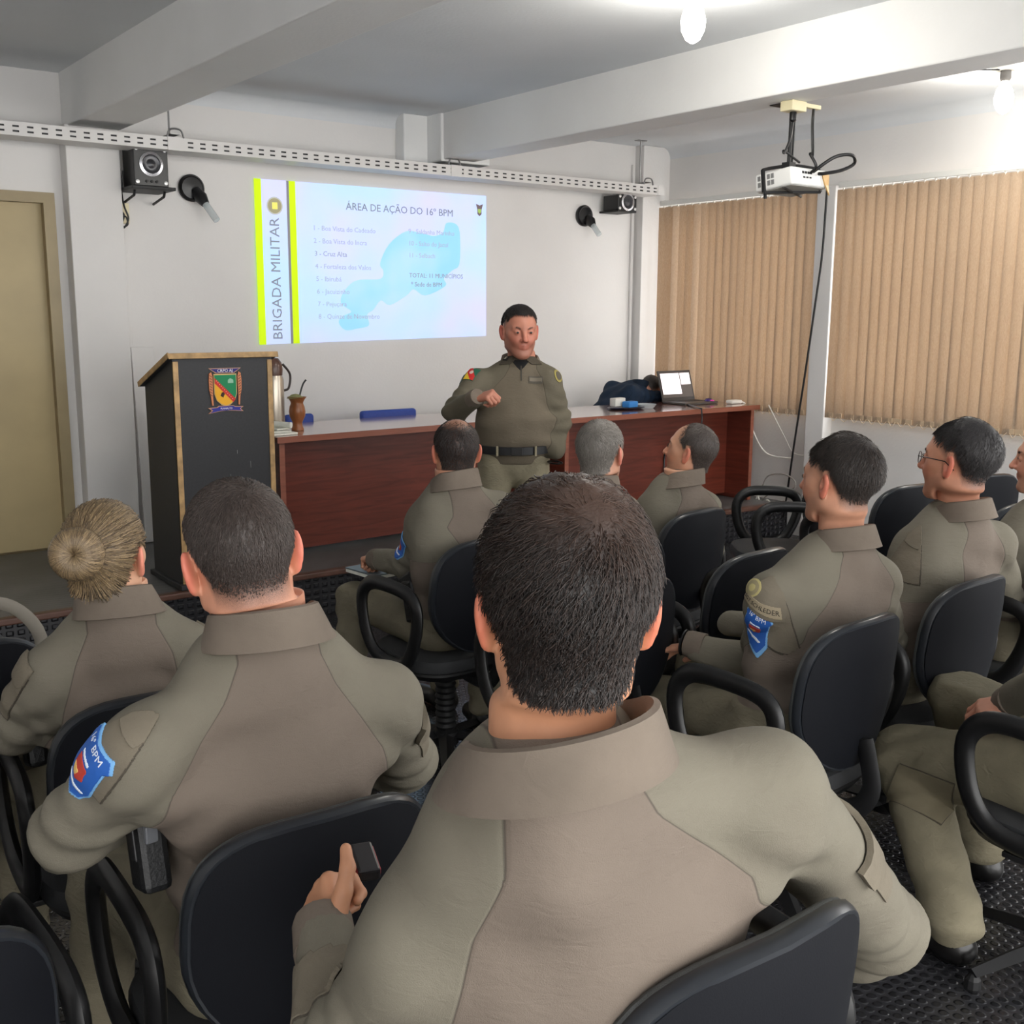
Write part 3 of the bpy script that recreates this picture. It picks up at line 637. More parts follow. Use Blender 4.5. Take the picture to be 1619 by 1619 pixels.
# ------------------------------------------------------------------ loose cables at the right wall
kk = [atx(1308, 292, 6.66), atx(1300, 400, 6.67), atx(1289, 480, 6.67), atx(1273, 590, 6.68), atx(1256, 700, 6.70), atx(1243, 790, 6.72), atx(1239, 818, 6.73)]
tag(obj('wall_cable', tube(catmull(kk, 8), .008, 8), BLACKP), 'long black cable hanging down the right wall between the two blinds', 'cable')
kk = [atx(1215, 640, 6.66), atx(1240, 690, 6.72), atx(1258, 718, 6.76), atx(1300, 718, 6.78), atx(1330, 722, 6.785)]
tag(obj('wall_cable', tube(catmull(kk, 8), .004, 8), WHITEP), 'thin white cable along the right wall below the far blind', 'cable')
for lab, pts, r, m in (('grey cable coil lying against the right wall behind the stage corner', [(1205, 770), (1215, 752), (1240, 750), (1256, 760), (1255, 772), (1235, 776), (1215, 782), (1204, 792)], .006, mat('grey cable', (150, 146, 140), .5)),
                       ('white cable loops hanging at the right end of the stage', [(1200, 782), (1193, 798), (1206, 812), (1228, 815), (1222, 800), (1212, 790), (1216, 806), (1205, 800), (1199, 786)], .007, WHITEP)):
    tag(obj('loose_cable', tube(catmull([atx(x, y, 6.70) for x, y in pts], 7), r, 7), m), lab, 'cable')

# ------------------------------------------------------------------ blue chairs behind the left table
BLUE = mat('blue upholstery', (38, 66, 150), .6, var=.1, vscale=60)
def blue_chair(label, x0, x1, y, ztop):
    cx = (x0+x1)/2; w = x1-x0
    t = thing('blue_chair', label, 'chair', (cx, y, .252), 0, 'blue chairs behind the table')
    obj('backrest', box(x0, x1, y-.02, y+.03, ztop-.34, ztop, .02, 3), BLUE, t)
    obj('seat', box(x0, x1, y+.04, y+.42, .67, .73, .02, 3), BLUE, t) if False else obj('seat', box(x0, x1, y+.02, y+.40, .67, .73, .02, 3), BLUE, t)
    for sx in (x0+.03, x1-.03):
        for sy in (y+.05, y+.37): obj('leg', tube([(sx, sy, .252), (sx, sy, .68)], .011, 8), BLACKM, t)
        obj('back_post', tube([(sx, y+.05, .68), (sx, y+.01, ztop-.1)], .011, 8), BLACKM, t)
p0 = at(450, 656, 6.5); p1 = at(495, 652, 6.5)
blue_chair('blue chair back behind the brown gourd cup', p0[0], p1[0], 6.5, p0[2])
p0 = at(570, 650, 6.5); p1 = at(657, 648, 6.5)
blue_chair('wider blue chair back behind the left table below the slide', p0[0], p1[0], 6.5, p0[2])
# ------------------------------------------------------------------ office chairs
FAB = mat('black navy chair fabric', (18, 20, 27), .75, spec=.25, bump=.4, bscale=500, bdist=.001)
SHELL = mat('dark chair back vinyl', (13, 15, 21), .7, spec=.2, bump=.25, bscale=420, bdist=.0008)
MESHG = mat('grey chair edge weave', (66, 68, 68), .55, bump=.6, bscale=600, bdist=.001)
EDGE = mat('glossy chair edging', (36, 39, 44), .3)
ARMM = mat('black armrest plastic', (20, 20, 21), .38)
def disc(outline, yf, k=7):
    """concave-safe cap: rings from the centre to the outline; yf(x, z, rho) gives the depth"""
    n = len(outline); V = [(0, yf(0, 0, 0), 0)]; Fc = []
    for r in range(1, k+1):
        q = r/k
        for x, z in outline: V.append((x*q, yf(x*q, z*q, q), z*q))
    for i in range(n): Fc.append((0, 1+i, 1+(i+1) % n))
    for r in range(k-1):
        for i in range(n):
            a = 1+r*n; b = a+n; Fc.append((a+i, b+i, b+(i+1) % n, a+(i+1) % n))
    return V, Fc
def back_outline(w, h, n=40):
    P = []
    for i in range(n):
        a = 2*PI*i/n; c, s = math.cos(a), math.sin(a)
        e = .62 if s > 0 else .86
        x = w*math.copysign(abs(c)**e, c); z = h*math.copysign(abs(s)**(.62 if s > 0 else .95), s)
        if z < 0: x *= 1-.10*(z/h)**2
        P.append((x, z))
    return P
def make_chair(label, raise_=0.0, arms=True, top=.905):
    t = thing('office_chair', label, 'chair', (0, 0, 0), 0, 'black office chairs')
    sz = .455+raise_; zc = top+raise_-.215; BY = -.245
    ol = back_outline(.224, .215)
    curve = lambda x, z: 1.0*x*x-.10*z
    M0 = Matrix.Translation((0, BY, zc))
    obj('backrest', xf(disc(ol, lambda x, z, q: curve(x, z)+.034*(1-q**6)-.004+.012*math.exp(-((z+.08)/.1)**2)*(1-q**4)), M0), FAB, t, local=True)
    ol2 = [(x*.965, z*.965) for x, z in ol]
    obj('back_shell', xf(disc(ol2, lambda x, z, q: curve(x, z)-.024-.012*(1-q**4)), M0), SHELL, t, local=True)
    rim = ([], []); n = len(ol); cols = [(1.0, .0), (1.012, -.006), (1.004, -.016), (.985, -.024), (.955, -.0245)]
    R_ = [[(x*s, curve(x, z)+d, z*s) for x, z in ol] for s, d in cols]
    V = [p for r in R_ for p in r]; Fc = [(k*n+i, k*n+(i+1) % n, (k+1)*n+(i+1) % n, (k+1)*n+i) for k in range(len(cols)-1) for i in range(n)]
    obj('back_edge', xf((V, Fc), M0), EDGE, t, local=True)
    R_ = [[(x*s, curve(x, z)+d, z*s) for x, z in ol] for s, d in ((.965, .012), (.99, .010), (1.004, .004), (1.0, -.002))]
    V = [p for r in R_ for p in r]; Fc = [(k*n+i, k*n+(i+1) % n, (k+1)*n+(i+1) % n, (k+1)*n+i) for k in range(3) for i in range(n)]
    obj('edge_weave', xf((V, Fc), M0), MESHG, t, local=True)
    # seat: rounded square cushion over a plastic pan
    so = []
    for i in range(40):
        a = 2*PI*i/40; c, s = math.cos(a), math.sin(a); so.append((.235*math.copysign(abs(c)**.6, c), .225*math.copysign(abs(s)**.6, s)))
    def cushion(prof):
        V = []; Fc = []; n = 40
        for s, z in prof:
            for x, y in so: V.append((x*s, y*s+.01, sz+z))
        for k in range(len(prof)-1):
            for i in range(n): Fc.append((k*n+i, k*n+(i+1) % n, (k+1)*n+(i+1) % n, (k+1)*n+i))
        Fc.append(tuple(range(n))[::-1]); Fc.append(tuple((len(prof)-1)*n+i for i in range(n))); return V, Fc
    obj('seat', cushion([(.94, -.055), (.99, -.045), (1.0, -.02), (.97, -.004), (.9, .004), (.5, .0), (.1, -.002)]), mat('dark grey seat fabric', (44, 45, 47), .75, bump=.4, bscale=400, bdist=.001), t, local=True)
    obj('seat_pan', cushion([(.5, -.09), (.9, -.082), (.96, -.062), (.945, -.05)]), BLACKM, t, local=True)
    obj('back_bar', tube(catmull([(0, -.08, sz-.09), (0, -.24, sz-.10), (0, BY-.06, sz-.03), (0, BY-.045, zc-.17), (0, BY-.03, zc-.12)], 5), .028, 8, False, .35, (1, 0, 0)), BLACKM, t, local=True)
    if arms:
        for s in (-1, 1):
            x = s*.262
            P = [(x, -.13, sz+.25), (x, .0, sz+.265), (x, .115, sz+.255), (x, .17, sz+.19), (x*.99, .155, sz+.07), (x*.97, .10, sz-.01), (x*.95, .0, sz-.035), (x*.96, -.09, sz-.01), (x*.98, -.15, sz+.08), (x, -.175, sz+.19)]
            a = obj('armrest', tube(catmull(P, 5, True), .028, 10, True, .62, (1, 0, 0)), ARMM, t, local=True)
            obj('arm_bracket', box(min(x*.95, x*.55), max(x*.95, x*.55), -.04, .06, sz-.082, sz-.066, .004), BLACKM, t, False, True)
    obj('gas_column', lathe([(.05, .05), (.05, .10)]+[(.036+.006*(i % 2), .11+i*.012) for i in range(int((sz-.21)/.012))]+[(.03, sz-.09)], 20), BLACKM, t, local=True)
    for k in range(5):
        a = 2*PI*k/5+.3; c, s = math.cos(a), math.sin(a)
        obj('base_leg', join(tube([(c*.03, s*.03, .085), (c*.16, s*.16, .07), (c*.29, s*.29, .045)], [.03, .026, .02], 4, False, .7, (0, 0, 1)), lathe([(.018, .0), (.022, .008), (.02, .03), (.008, .045)], 10, (c*.285, s*.285, 0))), BLACKM, t, False, True)
    return t
CH = make_chair('black office chair empty at the bottom left corner of the photo')
CHN = make_chair('black office chair without armrests', 0, False)
used = set()
def put(label, x, yback, rz=0.0, raise_=0.0, arms=True):
    """yback: room depth of the backrest"""
    if raise_: t = make_chair(label, raise_, arms)
    else:
        src = CH if arms else CHN
        t = src if src.name not in used else copy_tree(src); used.add(src.name)
    t['label'] = label
    c, s = math.cos(rz), math.sin(rz); d = .245
    t.location = (x-d*s*1, yback+d*c, 0) if rz else (x, yback+d, 0)
    t.rotation_euler = (0, 0, rz); return t
put('black office chair empty at the bottom left corner of the photo', .115, 1.475, .06)
put('black office chair under the near dark haired person, grey edged back at bottom right', .93, .755, .0, .10)
put('black office chair under the person with shaved neck and blue arm patch at left', .76, 1.53, -.03)
put('black office chair under the person with the blond bun', .74, 2.24, -.05)
put('black office chair under the person writing with a thinning crown', 2.25, 3.14, .08)
put('black office chair under the grey haired person', 2.62, 2.83, -.1, 0.0, False)
put('black office chair under the balding person looking left near the laptop table', 3.30, 3.10, .12)
put('black office chair empty, half hidden behind the near dark head', 2.24, 2.38)
put('black office chair empty, in front of the person with name tape on sleeve', 2.88, 2.43, .08)
put('black office chair under the young person with name tape on sleeve', 2.45, 1.70, .06)
put('black office chair under the person with glasses', 3.12, 1.77, .04)
put('black office chair empty, loop armrest seen before the young person face', 4.84, 3.64, .92)
put('black office chair empty between the young person and the person with glasses', 4.62, 2.98, -.10)
put('black office chair empty against the right wall behind the person with glasses', 5.25, 2.95, -.3)
put('black office chair behind the shoulder of the person with glasses', 4.55, 2.42, .1)
put('black office chair under the seated person cut by the right edge', 3.86, 1.80, .15)
put('black office chair with loop armrest at the right edge under the person showing only legs', 2.74, .98, -.02)
put('black office chair holding the dark backpack at the left edge', .46, 2.86, .0)
put('black office chair at the left edge behind the empty corner chair', .07, 2.02, .05)
if CHN.name not in used:
    for c in list(CHN.children): bpy.data.objects.remove(c)
    bpy.data.objects.remove(CHN)
# ------------------------------------------------------------------ people: signed distance shapes turned into smooth meshes
def sub(P, a): return P-np.asarray(a, np.float32)
def nrm_(v): return np.sqrt((v*v).sum(-1))
def rc(P, a, b, r1, r2):
    a = np.asarray(a, np.float32); ab = np.asarray(b, np.float32)-a; v = P-a
    t = np.clip((v@ab)/max(1e-9, float(ab@ab)), 0, 1)
    return nrm_(v-t[..., None]*ab)-(r1+(r2-r1)*t)
def ell(P, c, r):
    r = np.asarray(r, np.float32); v = (P-np.asarray(c, np.float32))/r
    k = nrm_(v); return (k-1)*r.min()*.55+(k-1)*.45*float(r.mean())
def smin(a, b, k):
    h = np.clip(.5+.5*(b-a)/k, 0, 1); return b*(1-h)+a*h-k*h*(1-h)
def smax(a, b, k): return -smin(-a, -b, k)
def nets(fn, lo, hi, h):
    lo = np.asarray(lo, np.float32); n = np.ceil((np.asarray(hi)-lo)/h).astype(int)+1
    ax = [lo[i]+h*np.arange(n[i], dtype=np.float32) for i in range(3)]
    D = np.empty(n, np.float32)
    st = max(1, int(600000/(n[1]*n[2])))
    for i in range(0, n[0], st):
        G = np.stack(np.meshgrid(ax[0][i:i+st], ax[1], ax[2], indexing='ij'), -1)
        D[i:i+st] = fn(G.reshape(-1, 3)).reshape(G.shape[:3])
    S = D < 0
    c = [S[a:n[0]-1+a, b:n[1]-1+b, d:n[2]-1+d] for a in (0, 1) for b in (0, 1) for d in (0, 1)]
    cnt = sum(x.astype(np.int8) for x in c); act = (cnt > 0) & (cnt < 8)
    I = np.argwhere(act); vid = np.full(act.shape, -1, np.int64); vid[act] = np.arange(len(I))
    pos = np.zeros((len(I), 3)); m = np.zeros(len(I))
    off = [(a, b, d) for a in (0, 1) for b in (0, 1) for d in (0, 1)]
    dv = {o: D[I[:, 0]+o[0], I[:, 1]+o[1], I[:, 2]+o[2]] for o in off}
    for o in off:
        for k in range(3):
            if o[k]: continue
            q = list(o); q[k] = 1; q = tuple(q); d0, d1 = dv[o], dv[q]
            s = (d0 < 0) != (d1 < 0); t = np.where(s, d0/np.where(s, d0-d1, 1), 0)
            p = np.array(o, float)[None]+np.zeros((len(I), 1)); p[:, k] += t
            pos += p*s[:, None]; m += s
    V = (I+pos/m[:, None])*h+lo
    Q = []
    for k in range(3):
        a, b = [(1, 2), (2, 0), (0, 1)][k]
        s0 = [slice(None)]*3; s1 = [slice(None)]*3; s0[k] = slice(0, n[k]-1); s1[k] = slice(1, n[k])
        ch = S[tuple(s0)] != S[tuple(s1)]
        J = np.argwhere(ch); J = J[(J[:, a] > 0) & (J[:, b] > 0) & (J[:, a] < n[a]-1) & (J[:, b] < n[b]-1)]
        ea = np.zeros(3, int); ea[a] = 1; eb = np.zeros(3, int); eb[b] = 1
        q = np.stack([vid[tuple((J-x).T)] for x in (0*ea, ea, ea+eb, eb)], 1)
        fl = S[tuple(J.T)]; q[~fl] = q[~fl][:, ::-1]; Q.append(q)
    Q = np.concatenate(Q); Q = Q[(Q >= 0).all(1)]
    return V, Q
def vnormals(V, Q):
    N = np.zeros_like(V); f = np.cross(V[Q[:, 2]]-V[Q[:, 0]], V[Q[:, 3 if Q.shape[1] > 3 else 1]]-V[Q[:, 1]])
    for k in range(Q.shape[1]): np.add.at(N, Q[:, k], f)
    return N/np.maximum(1e-9, nrm_(N))[:, None]
def outward(V, Q, c=None):
    """make the faces wind outwards (sign test on the enclosed volume)"""
    v = (V[Q[:, 0]]*np.cross(V[Q[:, 1]], V[Q[:, 2]])).sum()+(V[Q[:, 0]]*np.cross(V[Q[:, 2]], V[Q[:, 3]])).sum()
    return Q if v > 0 else Q[:, ::-1].copy()
# ---- the head, built once in its own frame (+Y face, +Z up)
def f_head(P):
    X = np.abs(P[:, 0]); p = np.stack([X, P[:, 1], P[:, 2]], -1)
    d = ell(p, (0, -.012, .032), (.076, .098, .088))
    d = smin(d, ell(p, (0, .03, -.03), (.060, .062, .092)), .03)
    d = smin(d, rc(p, (.046, .005, -.055), (.016, .066, -.100), .022, .017), .03)
    d = smin(d, rc(p, (0, .074, -.103), (0, .070, -.098), .016, .016), .02)
    d = smin(d, rc(p, (.026, .066, -.035), (.045, .045, -.01), .022, .022), .02)      # cheeks
    d = smin(d, rc(p, (0, .085, .03), (.042, .068, .026), .011, .010), .018)           # brow
    d = smax(d, -ell(p, (.032, .100, .006), (.019, .018, .013)), .012)                 # eye sockets
    d = smin(d, rc(p, (0, .088, .014), (0, .112, -.028), .0075, .0115), .012)          # nose
    d = smin(d, rc(p, (.012, .098, -.032), (.010, .094, -.033), .0075, .007), .006)
    d = smin(d, rc(p, (0, .0905, -.056), (.02, .082, -.059), .0058, .004), .006)       # lips
    d = smin(d, rc(p, (0, .0885, -.068), (.017, .082, -.067), .0065, .005), .006)
    d = smax(d, -rc(p, (0, .0985, -.062), (.020, .089, -.0625), .0024, .0012), .003)
    d = smin(d, rc(p, (.031, .0775, .0065), (.031, .0775, .0065), .0137, .0137), .004)  # lids over the eyeballs
    d = smin(d, rc(p, (0, -.025, -.05), (0, -.05, -.21), .056, .060), .035)            # neck
    d = smin(d, rc(p, (.026, -.035, -.09), (.032, -.04, -.2), .03, .030), .03)
    # ears
    ca, sa = math.cos(.45), math.sin(.45)
    u = (p[:, 0]-.080)*ca+(p[:, 1]+.012)*sa; v = -(p[:, 0]-.080)*sa+(p[:, 1]+.012)*ca
    e = np.stack([u, v+.18*(p[:, 2]+.0), p[:, 2]+.004], -1)
    ear = ell(e, (0.002, -.002, 0), (.0085, .0195, .033))
    ear = smin(ear, ell(e, (.001, .0, -.026), (.007, .011, .012)), .008)
    ear = smax(ear, -ell(e, (.0105, .003, .004), (.0095, .0115, .020)), .004)
    ear = smin(ear, ell(e, (.004, .012, -.004), (.004, .005, .007)), .004)
    d = smin(d, ear, .006)
    return d
HV, HQ = nets(f_head, (-.12, -.135, -.215), (.12, .135, .135), .0042)
HQ = outward(HV, HQ); HN = vnormals(HV, HQ)
def sstep(x, a, b):
    t = np.clip((x-a)/(b-a), 0, 1); return t*t*(3-2*t)
_az = np.degrees(np.arctan2(np.abs(HV[:, 0]), HV[:, 1]+.012))     # 0 front .. 180 back
_line = np.interp(_az, [0, 25, 42, 58, 72, 84, 98, 108, 122, 150, 180], [.072, .074, .066, .040, .02, .0, .012, -.02, -.062, -.080, -.082])
_inear = (np.abs(HV[:, 0]) > .0755) & (HV[:, 2] < .035) & (HV[:, 2] > -.045) & (HV[:, 1] > -.045)
HMASK = np.where(_inear, 0, sstep(HV[:, 2]-_line, -.006, .012))
HABOVE = np.where(_inear, -1, HV[:, 2]-_line)
HEAR = np.where(np.abs(HV[:, 0]) > .074, sstep(np.abs(HV[:, 0]), .074, .086), 0)*(HV[:, 2] < .04)*(HV[:, 2] > -.05)
HLIP = ((HV[:, 1] > .083) & (np.abs(HV[:, 0]) < .024) & (HV[:, 2] < -.0505) & (HV[:, 2] > -.0755)).astype(float)
_ch = sstep(HV[:, 1], .03, .08)*np.exp(-((HV[:, 2]+.03)/.035)**2)
# ---- a hand, built once per pose (+Y fingers, +Z back of the hand, thumb on +X)
def hand_mesh(curls=(.5, .5, .55, .6), thumb=((.022, .018, -.008), (.046, .048, -.018), (.056, .076, -.026), (.056, .098, -.034)), spread=1.0, h=.0032):
    segs = []; ch = []
    for i, (x0, x1, Ls) in enumerate(((.014, .029, (.043, .026, .021)), (.004, .0095, (.047, .03, .023)), (-.006, -.0105, (.043, .027, .022)), (-.016, -.029, (.034, .021, .019)))):
        yk = (.088, .092, .087, .079)[i]
        segs.append(((x0, .0, -.002), (x1, yk, 0), .0145, .0115))
        p = np.array((x1, yk, 0.)); a = 0; r = .0102-.0004*i; fc = []
        dx = (.10, .03, -.05, -.13)[i]*spread*(1-min(1, curls[i]))
        for j, Lg in enumerate(Ls):
            a += curls[i]*(1.0, 1.15, .75)[j]
            q = p+Lg*np.array((dx*math.cos(a), math.cos(a), -math.sin(a))); fc.append((p, q, r, r-.0012)); p = q; r -= .0012
        ch.append(fc)
    def f(P):
        d = None
        for a, b, r1, r2 in segs:
            x = rc(P, a, b, r1, r2); d = x if d is None else smin(d, x, .014)
        d = smin(d, rc(P, (.0, -.028, 0), (0, .008, 0), .024, .025), .02)
        for fc in ch:
            e = None
            for a, b, r1, r2 in fc:
                x = rc(P, a, b, r1, r2); e = x if e is None else smin(e, x, .004)
            d = smin(d, e, .0045)
        t = None
        for k in range(3):
            x = rc(P, thumb[k], thumb[k+1], (.0155, .0122, .0105)[k], (.0122, .0108, .0085)[k]); t = x if t is None else smin(t, x, .006)
        return smin(d, t, .009)
    V, Q = nets(f, (-.06, -.065, -.10), (.108, .21, .045), h)
    return V, outward(V, Q)
HANDS = {}
def hand(kind):
    if kind not in HANDS:
        HANDS[kind] = {'relaxed': lambda: hand_mesh((.38, .42, .46, .5)),
                       'flat': lambda: hand_mesh((.22, .20, .22, .26), spread=2.2),
                       'fist': lambda: hand_mesh((1.15, 1.25, 1.3, 1.3), ((.022, .02, -.012), (.044, .05, -.03), (.036, .078, -.044), (.018, .092, -.05))),
                       'pinch': lambda: hand_mesh((.85, .95, 1.05, 1.1), ((.022, .018, -.014), (.050, .044, -.036), (.054, .078, -.052), (.04, .10, -.058))),
                       'thumbup': lambda: hand_mesh((1.25, 1.35, 1.4, 1.4), ((.022, .02, -.006), (.052, .048, -.006), (.072, .072, -.004), (.080, .098, .0)))}[kind]()
    return HANDS[kind]
def frame(o, y, z, mirror=False, s=1.0):
    """matrix with +Y along y, +Z near z; mirrored for the other hand"""
    y = np.array(y, float); y /= np.linalg.norm(y); z = np.array(z, float); z = z-y*(y@z); z /= np.linalg.norm(z); x = np.cross(y, z)
    R = np.stack([x*(-1 if mirror else 1), y, z], 1)*s
    return R, np.array(o, float)

# ---- materials of people
def skin_mat(name, c, ear, lip):
    m = bpy.data.materials.new(name); m.use_nodes = True; t = NT(m); b = t.b; b.inputs['Roughness'].default_value = .48
    k = lin(c); v = t.mix(t.ramp(t.noise(28, 4), .3, .7), k, tuple(x*.88 for x in k[:3])+(1,))
    v = t.mix(t.attr('ear'), v, lin(ear)); v = t.mix(t.math('MULTIPLY', t.attr('lip'), .5), v, lin(lip))
    v = t.mix(t.math('MULTIPLY', t.attr('cheek'), .35), v, lin(ear))
    hc = t.n('ShaderNodeAttribute'); hc.attribute_name = 'stubble'
    ns = t.ramp(t.noise(620, 2), .35, .62)
    sc = t.math('MULTIPLY', hc.outputs['Fac'], t.math('ADD', t.math('MULTIPLY', ns, .5), .62)); sc = t.math('POWER', t.ramp(sc, 0, 1), .7)
    v = t.mix(sc, v, lin(HAIRC[name])); t.l(v, b.inputs['Base Color']); b.inputs['Subsurface Weight'].default_value = .0
    t.bump(t.noise(300, 2), .08, .001); return m
HAIRC = {}
def hair_mat(name, c, c2, rough=.45):
    if name in MATS: return MATS[name]
    m = bpy.data.materials.new(name); m.use_nodes = True; t = NT(m); t.b.inputs['Roughness'].default_value = rough
    t.l(t.mix(t.attr('tone'), lin(c), lin(c2)), t.b.inputs['Base Color']); t.bump(t.noise(260, 3), .5, .003)
    MATS[name] = m; return m
def shirt_mat(name, body, sleeve, k=1.0):
    m = bpy.data.materials.new(name); m.use_nodes = True; t = NT(m); t.b.inputs['Roughness'].default_value = .82; t.b.inputs['Specular IOR Level'].default_value = .25
    s = t.attr('sleeve'); f = t.ramp(s, -.0012, .0012)
    v = t.mix(f, lin(body), lin(sleeve))
    v = t.mix(t.math('MULTIPLY', t.ramp(t.noise(9, 4), .4, .75), .25), v, lin(tuple(x*.86 for x in body)))
    seam = t.math('SUBTRACT', 1.0, t.ramp(t.math('ABSOLUTE', s), .0006, .0024))
    v = t.mix(t.math('MULTIPLY', seam, .55), v, lin(tuple(x*.45 for x in body)))
    t.l(v, t.b.inputs['Base Color'])
    h = t.math('ADD', t.math('MULTIPLY', t.noise(700, 2), .2), t.math('MULTIPLY', t.math('SUBTRACT', 1.0, t.ramp(t.math('ABSOLUTE', s), .0, .006)), -.28))
    h = t.math('ADD', h, t.math('MULTIPLY', t.noise(24, 3, (1, 1, 2.2), 1.2), .55))
    t.bump(h, .55, .006); return m
SHIRT = shirt_mat('khaki grey combat shirt', (117, 106, 96), (118, 113, 100))
SHIRT2 = shirt_mat('olive khaki combat shirt', (106, 97, 83), (100, 94, 80))
NAVY = shirt_mat('navy blue polo shirt', (30, 46, 66), (30, 46, 66))
def cloth(name, c, b=.6):
    m = mat(name, c, .85, spec=.25); t = NT(m); k = lin(c)
    t.l(t.mix(t.ramp(t.noise(11, 4), .35, .7), k, tuple(x*.82 for x in k[:3])+(1,)), t.b.inputs['Base Color'])
    t.bump(t.math('ADD', t.math('MULTIPLY', t.noise(600, 2), .2), t.noise(22, 3, (1, 1, 2), 1.4)), b, .006); return m
TROU = cloth('khaki trousers', (122, 115, 97))
COLL = cloth('khaki shirt collar', (119, 108, 97), .3)
BOOT = mat('black leather boot', (18, 17, 17), .3)
BELT = mat('black webbing belt', (18, 19, 23), .45)
PATCHB = fmat('blue patch', (34, 92, 178)); PATCHW = fmat('patch pale edge', (120, 176, 226)); PATCHR = fmat('patch red', (196, 64, 50)); PATCHY = fmat('patch yellow', (232, 190, 110)); PATCHT = fmat('patch white', (226, 234, 244))

def inside(U, V, poly):
    c = np.zeros(len(U), bool); n = len(poly)
    for i in range(n):
        (x0, y0), (x1, y1) = poly[i], poly[i-1]
        if y0 == y1: continue
        c ^= ((y0 > V) != (y1 > V)) & (U < (x1-x0)*(V-y0)/(y1-y0)+x0)
    return c
class Wrap:
    """sleeve coordinates: u round the arm, v along it, both in metres, measured from the surface point o"""
    def __init__(s, p, o, n, up):
        a, b = Vector(p['SL']), Vector(p['EL']); ax_ = (b-a).normalized(); o = Vector(o); c0 = a+ax_*(o-a).dot(ax_); d0 = o-c0; s.R = max(.03, d0.length); d0.normalize()
        upv = Vector(up); r = upv.cross(Vector(n)).normalized(); t0 = ax_.cross(d0); t0 = t0 if t0.dot(r) > 0 else -t0; sg = 1 if ax_.dot(upv) > 0 else -1
        s.ax = np.array(ax_)*sg; s.d0 = np.array(d0); s.t0 = np.array(t0); s.c0 = np.array(c0)
        sv, sq, sn = p['sv'], p['sq'], p['sn']
        rel = sv-s.c0; v = rel@s.ax; rad = rel-v[:, None]*s.ax; ang = np.arctan2(rad@s.t0, rad@s.d0); u = ang*s.R
        ok = (np.abs(u) < .11) & (np.abs(v) < .15) & (np.abs(ang) < 2.0) & (nrm_(rad) < s.R+.07)
        Q = sq[ok[sq].all(1)]; k = 5
        g = (np.arange(k+1)/k); A, B = np.meshgrid(g, g, indexing='ij'); W = np.stack([(1-A)*(1-B), A*(1-B), A*B, (1-A)*B], -1).reshape(-1, 4)
        f = lambda X: np.einsum('kc,qc...->qk...', W, X[Q])
        s.P, s.N = f(sv), f(sn); s.U, s.V = f(u), f(v)
        m = k+1; s.sub = np.array([[i*m+j, (i+1)*m+j, (i+1)*m+j+1, i*m+j+1] for i in range(k) for j in range(k)])
    def patch(s, poly, lift, th):
        nq, kk = s.U.shape; F = (np.arange(nq)[:, None, None]*kk+s.sub[None]).reshape(-1, 4)
        U, V = s.U.ravel(), s.V.ravel(); F = F[inside(U[F].mean(1), V[F].mean(1), poly)]
        if not len(F): return None
        ids = np.unique(F); P = s.P.reshape(-1, 3)[ids]; N = s.N.reshape(-1, 3)[ids]; N = N/nrm_(N)[:, None]
        key = np.round(P, 5); _, fi, inv = np.unique(key, axis=0, return_index=True, return_inverse=True); inv = inv.ravel()
        mp = np.full(nq*kk, -1); mp[ids] = inv; F = mp[F]; P, N = P[fi], N[fi]
        E = np.concatenate([F[:, [0, 1]], F[:, [1, 2]], F[:, [2, 3]], F[:, [3, 0]]]); st = {(a, b) for a, b in E.tolist()}
        bd = np.array([(a, b) for a, b in st if (b, a) not in st]); n = len(P)
        side = np.stack([bd[:, 1], bd[:, 0], bd[:, 0]+n, bd[:, 1]+n], 1)
        return np.concatenate([P+N*(lift+th), P+N*(lift-.003)]), np.concatenate([F, side])
    def point(s, u, v, z):
        i = np.argmin((s.U-u)**2+(s.V-v)**2); P = s.P.reshape(-1, 3)[i]; N = s.N.reshape(-1, 3)[i]; N = N/np.linalg.norm(N)
        t = s.t0*math.cos(u/s.R)-s.d0*math.sin(u/s.R)
        return tuple(P+t*(u-s.U.ravel()[i])+s.ax*(v-s.V.ravel()[i])+N*z)
